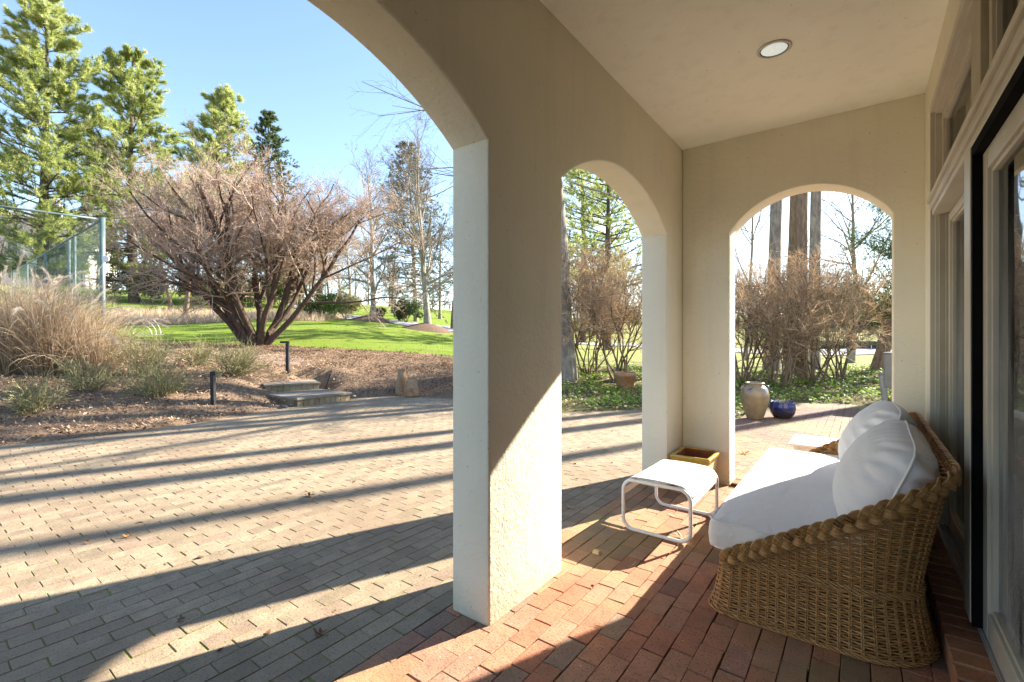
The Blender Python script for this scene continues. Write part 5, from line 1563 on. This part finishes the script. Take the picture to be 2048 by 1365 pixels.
def feather_grass(label, u, d, h, n, nplume):
    p = on_ground(u, d)
    reseed(label)
    t = root_thing('feather_grass', label, 'grass', p, 'tall dry ornamental grasses')
    az = rng.uniform(0, 6.28, n); an = np.abs(rng.normal(0.05, 0.30, n))
    S = np.array([p[0], p[1], p[2] - .05]) + np.stack([np.cos(az), np.sin(az), 0 * az], 1) * rng.uniform(0, 0.42, n)[:, None]
    D = np.stack([np.cos(az) * np.sin(an), np.sin(az) * np.sin(an), np.cos(an)], 1)
    L = h * rng.uniform(0.55, 1.1, n)
    P, _ = grow(S, D, L, np.full(n, .004), np.full(n, .001), 8, 0.05, 0.02, sag=0.42)
    side = nrm(np.cross(P[:, -1] - P[:, 0], rand_dirs(n)))[:, None, :]
    wv = np.array([1, 1, 1, .95, .85, .7, .5, .12])[None, :, None] * rng.uniform(.0035, .0065, n)[:, None, None]
    V = np.stack([P - side * wv, P + side * wv], 2).reshape(-1, 3)
    ix = np.arange(n * 16).reshape(n, 8, 2)
    F = np.stack([ix[:, :-1, 0], ix[:, :-1, 1], ix[:, 1:, 1], ix[:, 1:, 0]], -1).reshape(-1, 4)
    put(t, 'blades', [(V, F)], M['grass_dry'], np.repeat(rng.uniform(0, 1, n), 16), False, 'stuff')
    k = nplume; az = rng.uniform(0, 6.28, k); an = np.abs(rng.normal(0.1, .2, k))
    S = np.array([p[0], p[1], p[2]]) + np.stack([np.cos(az), np.sin(az), 0 * az], 1) * .25
    D = np.stack([np.cos(az) * np.sin(an), np.sin(az) * np.sin(an), np.cos(an)], 1)
    P, R = grow(S, D, h * rng.uniform(.95, 1.25, k), np.full(k, .004), np.full(k, .0015), 12, 0.04, 0.02, sag=0.42)
    put(t, 'stalks', [tubes(P, R, 3)], M['grass_dry'], tone_tubes(k, 36), kind='stuff')
    C = []; Dd = []
    for q in range(k):
        tip = P[q, -4:]; dr = nrm((tip[-1] - tip[0])[None])[0]
        for s in np.linspace(0, 1, 36):
            f = s * 2.999; i = int(f); c = tip[i] * (1 - f + i) + tip[i + 1] * (f - i); C.append(c); Dd.append(dr + np.array([0, 0, -.25]))
    V, F = tufts(np.array(C), nrm(np.array(Dd)), 9, 0.10, 0.0036, 0.55)
    put(t, 'plumes', [(V, F)], M['plume'], np.repeat(rng.uniform(0, 1, len(C)), 27), False, 'stuff')
feather_grass('tall dry feather grass clump cut by the picture edge at the court fence', 20, 9.9, 2.1, 1700, 18)
feather_grass('tall dry feather grass clump with plumes against the court fence', 105, 10.1, 2.05, 1700, 24)
feather_grass('smaller dry feather grass clump at the foot of the fence corner post', 180, 10.4, 1.6, 1100, 14)

# ------------------------------------------------------------------ ivy, leaf litter
def scatter(poly, n, far):
    lo, hi = poly.min(0), poly.max(0); out = []
    while sum(map(len, out)) < n:
        q = rng.uniform(lo, hi, (n * 3, 2)); q = q[poly_sd(q, poly) < 0]
        dep = -q[:, 0] * math.sin(TH) + q[:, 1] * math.cos(TH)
        q = q[(dep > 2) & (dep < far)]
        if len(q) == 0: break
        out.append(q)
    return np.concatenate(out)[:n]
q = scatter(IVY, 36000, 19); cl = np.sin(q[:, 0] * 2.3 + 1) * np.sin(q[:, 1] * 1.9) + 0.6 * np.sin(q[:, 0] * 5.1) * np.sin(q[:, 1] * 4.3 + 2) + rng.normal(0, .35, len(q))
q = q[(cl > -0.05) & (poly_sd(q, PAVE) > -0.12)]; n = len(q)
C = np.c_[q, terrain(q[:, 0], q[:, 1]) + rng.uniform(0.02, 0.17, n) ** 1.0]
up_ = nrm(rand_dirs(n, 0.1) + [0, 0, .7]); d = nrm(np.cross(up_, rand_dirs(n))); sz = rng.uniform(.022, .05, n)[:, None]
V, F = leaf_quads(C, d * sz, np.cross(up_, d) * sz * .8)
tag(np_mesh('ivy', V, F, M['ivy_leaf'], tone=np.repeat(np.clip(rng.beta(2, 2.4, n), 0, 1), 4)), 'green ivy ground cover around the hedge', 'ivy', kind='stuff')
BEDP = np.array([(-8.82, 0.9), (-8.6, 2.4), (-8.85, 3.8), (-9.25, 5.0), (-9.45, 6.5), (-9.05, 7.4), (-7.6, 7.9), (-6, 7.8)] + wp((1000, 722, 14.8), (905, 712, 15.4), (800, 704, 16.2), (700, 697, 16.8), (600, 691, 17.4), (530, 689, 18.6), (440, 690, 18.2), (330, 690, 18.3), (230, 700, 17.5)) + [(-22, 3), (-16, -2), (-9, -2)])
q = scatter(BEDP, 46000, 19); n = len(q)
z = terrain(q[:, 0], q[:, 1]); cl = np.sin(q[:, 0] * 3.1) * np.sin(q[:, 1] * 2.7 + .5)
C = np.c_[q, z + 0.012 + rng.uniform(0, .035, n) + 0.04 * np.clip(cl, 0, 1) * rng.uniform(0, 1, n)]
up_ = nrm(rand_dirs(n, 0.0) + [0, 0, .55]); d = nrm(np.cross(up_, rand_dirs(n))); sz = rng.uniform(.012, .04, n)[:, None]
V, F = leaf_quads(C, d * sz, np.cross(up_, d) * sz * rng.uniform(.2, .7, n)[:, None])
far_bed = np.clip((q[:, 1] - 6.0) / 3, 0, 1)
tn = np.clip(rng.beta(1.8, 2.4, n) * (1 - 0.5 * far_bed) + 0.05 - 0.22 * cl * (0.4 + far_bed), 0, 1)
tag(np_mesh('leaf_litter', V, F, M['litter'], tone=np.repeat(tn, 4)), 'bark mulch and leaf litter covering the planting bed', 'mulch', kind='stuff')
q = scatter(IVY, 9000, 19); q = q[poly_sd(q, PAVE) > -0.15]; n = len(q)
C = np.c_[q, np.maximum(terrain(q[:, 0], q[:, 1]), 0) + 0.02 + rng.uniform(0, .05, n)]; up_ = nrm(rand_dirs(n, 0.0) + [0, 0, .7]); d = nrm(np.cross(up_, rand_dirs(n))); sz = rng.uniform(.015, .05, n)[:, None]
V, F = leaf_quads(C, d * sz, np.cross(up_, d) * sz * rng.uniform(.3, .8, n)[:, None])
tag(np_mesh('dead_leaves', V, F, M['litter'], tone=np.repeat(rng.uniform(.3, 1, n), 4)), 'dead leaves lying among the ivy', 'leaf litter', kind='stuff')
# few pale cobbles by the lower step
M['cobble'] = simple('cobble', (0.30, 0.28, 0.25), (0.45, 0.42, 0.38), 12, 0.7, 0.1, 40)
for (u, v, s, lab) in ((586, 812, .055, 'largest grey cobble tucked against the lower garden step'), (572, 815, .045, 'small grey cobble in the mulch beside the lower garden step'), (708, 797, .05, 'grey cobble at the lawn side of the lower garden step')):
    p = ground_at(u, v); pr_ = [(0.0, -s * .5), (s * .7, -s * .4), (s, 0), (s * .8, s * .4), (s * .35, s * .6), (0.0, s * .64)]
    o = MB().lathe(pr_, 12).build('cobble', M['cobble'], smooth=True, loc=(p[0], p[1], s * .35 + (0.03 if v < 812 else 0.0)))
    o.scale = (1.2, .9, .8); o.rotation_euler.z = rng.uniform(0, 3)
    tag(o, lab, 'stone', 'cobbles by the lower step')

# ------------------------------------------------------------------ court fence
M['fence_green'] = simple('green_vinyl', (0.10, 0.155, 0.155), (0.16, 0.22, 0.215), 6, 0.45, spec=0.5)
M['wire_green'] = simple('green_wire', (0.06, 0.11, 0.085), (0.09, 0.15, 0.12), 6, 0.5)
ft = thing('court_fence', 'tall green chain-link tennis court fence behind the dry grass', 'fence', tuple(on_ground(205, 11.2)))
fl = np.array(ft.location)
zt = 4.2
cA = at(0, 413, 10.07); cA[2] = zt; cC = np.array([fl[0], fl[1], zt]); cB = at(0, 560, 22.6); cB[2] = zt
cA2 = cC + (cA - cC) * 1.6
def post(p, r, name='post'):
    z0 = tz(p[0], p[1]) - .1
    o = MB().tube([(p[0] - fl[0], p[1] - fl[1], z0 - fl[2]), (p[0] - fl[0], p[1] - fl[1], zt + 0.05 - fl[2])], r, 12).build(name, M['fence_green'], ft, smooth=True)
post(cC, 0.055, 'corner_post')
bdir = (cB - cC) / np.linalg.norm(cB - cC)
for s in (2.9, 3.6, 7.2, 10.8, 14.4): post(cC + bdir * s, 0.034)
post(cA2, 0.045)
for a, b in ((cA2, cC), (cC, cB)):
    for zz in (zt, zt - 1.9):
        if zz < zt - .1 and a is cA2: continue
        MB().tube([(a[0] - fl[0], a[1] - fl[1], zz - fl[2]), (b[0] - fl[0], b[1] - fl[1], zz - fl[2])], 0.024, 10).build('rail', M['fence_green'], ft, smooth=True)
def chain(a, b, h, pitch, rad):
    L = np.linalg.norm((b - a)[:2]); d = (b - a) / L; segs = []
    for s in (-1, 1):
        x0 = np.arange(-h, L, pitch)
        for x in x0:
            xa, za = (x, 0.0); xb, zb = (x + h, h)
            if xa < 0: za = -xa; xa = 0.0
            if xb > L: zb = h - (xb - L); xb = L
            if xb <= xa: continue
            if s < 0: za, zb = h - za, h - zb
            segs.append(np.stack([a + d * xa - [0, 0, za], a + d * xb - [0, 0, zb]]))
    P = np.array(segs) ; return tubes(P, np.full(P.shape[:2], rad), 3)
V1 = chain(cC, cC + bdir * 15, 3.3, 0.062, 0.0014); V2 = chain(cC, cA2, 3.3, 0.062, 0.0010)
put(ft, 'chain_link', [V1], M['wire_green'], kind='stuff'); put(ft, 'chain_link', [V2], M['wire_green'], kind='stuff')
M['white_wire'] = simple('white_cable', (0.7, 0.7, 0.7), (0.8, 0.8, 0.8), 10, 0.5)
hk = at(213, 519, 11.05)
wb = thing('floodlight', 'small round white-rimmed lamp clamped to the fence corner post', 'lamp', tuple(hk))
MB().lathe([(0, -.06), (0.045, -.06), (0.06, .02), (0.07, .03), (0.062, .04), (0, .035)], 16).build('housing', M['black_metal'], wb, smooth=True)
MB().lathe([(0.06, .0), (0.075, .02), (0.072, .045), (0.06, .045)], 16).build('rim', M['white_metal'], wb, smooth=True)
wb.rotation_euler = (math.radians(80), 0, TH + 0.2)
e = at(160, 560, 11.2) - hk
cb2 = thing('cable', 'thin white cable sagging from the corner post lamp', 'cable', tuple(hk))
MB().tube([Vector(e) * s + Vector((0, 0, -0.12 * math.sin(math.pi * s))) for s in np.linspace(0, 1, 10)], 0.008, 6).build('cable', M['white_wire'], cb2, smooth=True)

# small white arched trellis on the lawn
tp_ = on_ground(285, 21); 
wl_ = thing('wire_hoop', 'white wire arched hoop standing on the lawn behind the shrubs', 'garden hoop', tuple(tp_), TH)
for r_ in (0.42, 0.62, 0.82):
    MB().tube([(r_ * math.cos(a), 0, r_ * math.sin(a)) for a in np.linspace(0, math.pi, 24)], 0.010, 6).build('hoop', M['white_wire'], wl_, smooth=True)
MB().tube([(-.95, 0, .02), (.95, 0, .02)], 0.012, 6).build('base_bar', M['white_wire'], wl_, smooth=True)

# ------------------------------------------------------------------ iron fence beyond the end arch
ip = on_ground(1700, 38)
it = thing('iron_fence', 'black iron picket fence across the driveway beyond the end arch', 'fence', tuple(ip), math.radians(-8))
for k in range(84):
    x = -5.2 + k * 0.125
    if k % 16 == 8:
        MB().box(x - .035, x + .035, -.035, .035, -0.3, 1.42).build('post', M['black_metal'], it)
    else:
        if 'pk' not in globals():
            pk_o = MB().box(-.011, .011, -.011, .011, 0.05, 1.32).build('picket', M['black_metal'], it); pk = pk_o.data; pk_o.location = (x, 0, 0)
        else:
            o = bpy.data.objects.new('picket', pk); link(o, it); o.location = (x, 0, 0)
for z in (0.18, 1.18):
    MB().box(-5.2, 5.3, -.016, .016, z, z + .035).build('rail', M['black_metal'], it)
wp_ = on_ground(1700, 36.6)
lw = thing('stone_edging', 'low dark stone edging wall in front of the iron fence', 'wall', (wp_[0], wp_[1], wp_[2]), math.radians(-8))
M['dark_stone'] = simple('dark_stone', (0.045, 0.04, 0.038), (0.12, 0.105, 0.095), 6, 0.9, 0.5, 20, 0.03)
for k in range(26):
    w = rng.uniform(.30, .44); x = -5.2 + k * 0.41
    MB().box(x, x + w, -.15 + rng.uniform(-.03, .03), .15, -0.3, 0.30 + rng.uniform(-.05, .05)).build('stone', M['dark_stone'], lw, bevel=0.03)

# ------------------------------------------------------------------ evergreen bushes and far woods
def bush(label, u, d, w, h, mat, n, name='evergreen_bush', leaf=0.06, group=None):
    p = on_ground(u, d); t = root_thing(name, label, 'bush', p, group)
    k = 26; cc = rand_dirs(k, -0.2) * np.array([w, w, h]) * rng.uniform(.35, .85, k)[:, None] + [0, 0, h * .62]; cr = rng.uniform(.25, .45, k) * min(w, h)
    i = rng.integers(0, k, n); C = cc[i] + rand_dirs(n) * cr[i][:, None] * rng.uniform(.6, 1.0, n)[:, None]
    C[:, 2] = np.maximum(C[:, 2], 0.02); C += np.array(t.location)
    V, F = tufts(C, nrm(rand_dirs(n) + [0, 0, .4]), 3, leaf * 2.2, leaf * .8, 0.9)
    put(t, 'foliage', [(V, F)], mat, np.repeat(np.clip(rng.normal(.45, .22, n), 0, 1), 9), False, 'stuff')
    az = np.linspace(0, 6, 7); S = np.tile(np.array(t.location) - [0, 0, .1], (7, 1)); D = np.stack([np.cos(az) * .5, np.sin(az) * .5, 1 + 0 * az], 1)
    P, R = grow(S, D, np.full(7, h * 0.9), np.full(7, .03), np.full(7, .01), 5, .06, 0); put(t, 'stems', [tubes(P, R, 5)], M['bark_brown'])
bush('dark evergreen bush between the two bare lawn trees', 812, 43, 1.7, 1.3, M['needle_dark'], 2600, leaf=.09)
bush('low round box bush behind the bare tree at the driveway bend', 757, 45, 0.9, 0.8, M['needle_dark'], 1400, leaf=.07)
bush('olive bush behind the crabapple trunk', 640, 33, 1.7, 1.3, M['thuja'], 2200, leaf=.08)
bush('olive green bush at the right end of the shrub bed', 690, 37, 1.5, 1.5, M['stem_green'], 2200, leaf=.08)
bush('evergreen bush under the second white pine', 275, 44, 3.0, 2.2, M['needle_dark'], 3600, leaf=.12)
bush('evergreen bush left of the crabapple stems', 400, 47, 3.0, 2.0, M['thuja'], 3600, leaf=.12)
bush('evergreen bush behind the crabapple stems', 470, 44, 2.6, 1.7, M['needle_dark'], 3200, leaf=.11)
bush('large evergreen bush on the grass slope behind the crabapple', 560, 50, 3.2, 2.6, M['thuja'], 3600, leaf=.13)
bush('dark evergreen mass behind the iron fence', 1690, 46, 4.2, 3.2, M['needle_dark'], 4200, leaf=.16)
bush('dark evergreen behind the cedar trunk', 1762, 44, 3.0, 2.4, M['needle_dark'], 3000, leaf=.14)
bush('evergreen bush behind the smaller arch hedge', 1225, 60, 4.0, 2.6, M['needle_dark'], 3000, leaf=.16)
# brown perennials in the shrub bed
q = scatter(BED, 9000, 60); n = len(q); C = np.c_[q, terrain(q[:, 0], q[:, 1])]
d = nrm(rand_dirs(n, .3) + [0, 0, .6]) * rng.uniform(.35, .95, n)[:, None]; s = nrm(np.cross(d, rand_dirs(n))) * .022
V = np.stack([C - s, C + s, C + d], 1).reshape(-1, 3)
tag(np_mesh('dry_perennials', V, np.arange(len(V)).reshape(-1, 3), M['twig_tan'], tone=np.repeat(rng.uniform(0, .9, n), 3)), 'brown dry perennials filling the bed behind the lawn', 'perennials', kind='stuff')
# grass blades along the near lawn
q = scatter(LAWN, 60000, 30); n = len(q); C = np.c_[q, terrain(q[:, 0], q[:, 1])]
d = nrm(rand_dirs(n, .4) + [0, 0, .8]) * rng.uniform(.04, .085, n)[:, None]; s = nrm(np.cross(d, rand_dirs(n))) * .010
V = np.stack([C - s, C + s, C + d], 1).reshape(-1, 3)
M['lawn_blade'] = toned('lawn_blade', [(0, (0.05, 0.12, 0.012)), (0.6, (0.12, 0.25, 0.025)), (1, (0.24, 0.34, 0.07))], 0.6, 0.4)
tag(np_mesh('lawn_grass', V, np.arange(len(V)).reshape(-1, 3), M['lawn_blade'], tone=np.repeat(rng.uniform(0, 1, n), 3)), 'short green lawn grass', 'grass', kind='stuff')
# far bare woods
S = []; Hh = []
for _ in range(220):
    u = rng.uniform(-150, 2200); d = rng.uniform(62, 150); p = on_ground(u, d); S.append(p); Hh.append(rng.uniform(4, 13))
S = np.array(S); Hh = np.array(Hh); n = len(S)
P, R = grow(S - [0, 0, .3], np.tile([0, 0, 1.0], (n, 1)), Hh, np.full(n, .2), np.full(n, .05), 6, .05, .05)
parts = [tubes(P, R, 4)]; tt = [tone_tubes(n, 24, 0, .6)]
S1, D1, L1, r1 = spawn(P, R, Hh, 14, .2, 1, .4, 1.0, .42, .5, up=.2); P1, R1 = grow(S1, D1, L1, np.maximum(r1, .04), np.full(len(r1), .02), 4, .1, .03); parts.append(tubes(P1, R1, 3)); tt.append(tone_tubes(len(P1), 12))
S2, D2, L2, r2 = spawn(P1, R1, L1, 7, .2, 1, .3, .9, .5, .6, up=.1); P2, R2 = grow(S2, D2, L2, np.full(len(r2), .024), np.full(len(r2), .012), 2, .1, .0); parts.append(tubes(P2, R2, 3)); tt.append(tone_tubes(len(P2), 6))
V, F = join_vf(parts)
tag(np_mesh('far_woods', V, F, M['twig_grey'], tone=np.concatenate(tt)), 'bare grey woods along the horizon', 'woods', kind='stuff')

# ------------------------------------------------------------------ neighbour's house behind the pines
M['white_paint'] = simple('white_siding', (0.66, 0.63, 0.60), (0.74, 0.71, 0.68), 3, 0.8)
M['slate'] = simple('slate_roof', (0.16, 0.15, 0.15), (0.24, 0.22, 0.22), 4, 0.8, .3, 20)
M['dark_pane'] = simple('dark_pane', (0.02, 0.022, 0.028), (0.04, 0.045, 0.05), 3, 0.1, spec=0.8)
hpz = on_ground(40, 66)
nh = thing('neighbour_house', 'pale two storey house with grey roof behind the white pines', 'house', tuple(hpz), TH + 0.3)
MB().box(-9, 7.5, 0, 9, -3, 7.2).build('wall', M['white_paint'], nh)
MB().add([(-9.6, -.6, 7.2), (8.1, -.6, 7.2), (8.1, 9.6, 7.2), (-9.6, 9.6, 7.2), (-6.5, 4.5, 10.8), (5.0, 4.5, 10.8)], [(0, 1, 5, 4), (1, 2, 5), (2, 3, 4, 5), (3, 0, 4), (3, 2, 1, 0)]).build('roof', M['slate'], nh)
rfc = MB().box(1.5, 2.7, 3.4, 4.6, 9.5, 12.6).build('chimney', M['white_paint'], nh)
for k in range(2): MB().lathe([(0.2, 0), (.16, .7), (.18, .75), (0, .75)], 10, 1.8 + .6 * k, 4.0, 12.6).build('chimney_pot', M['terracotta'], nh)
for k, x in enumerate((-7, -4.2, -1.4, 1.4, 4.2)):
    for z in (1.0, 4.4):
        f = MB().box(x, x + 1.2, -.06, -.001, z, z + 1.9).build('window', M['white_metal'], nh)
        q_ = MB().box(x + .1, x + 1.1, -.075, -.0605, z + .1, z + 1.8).build('pane', M['dark_pane'], nh); q_.parent = f
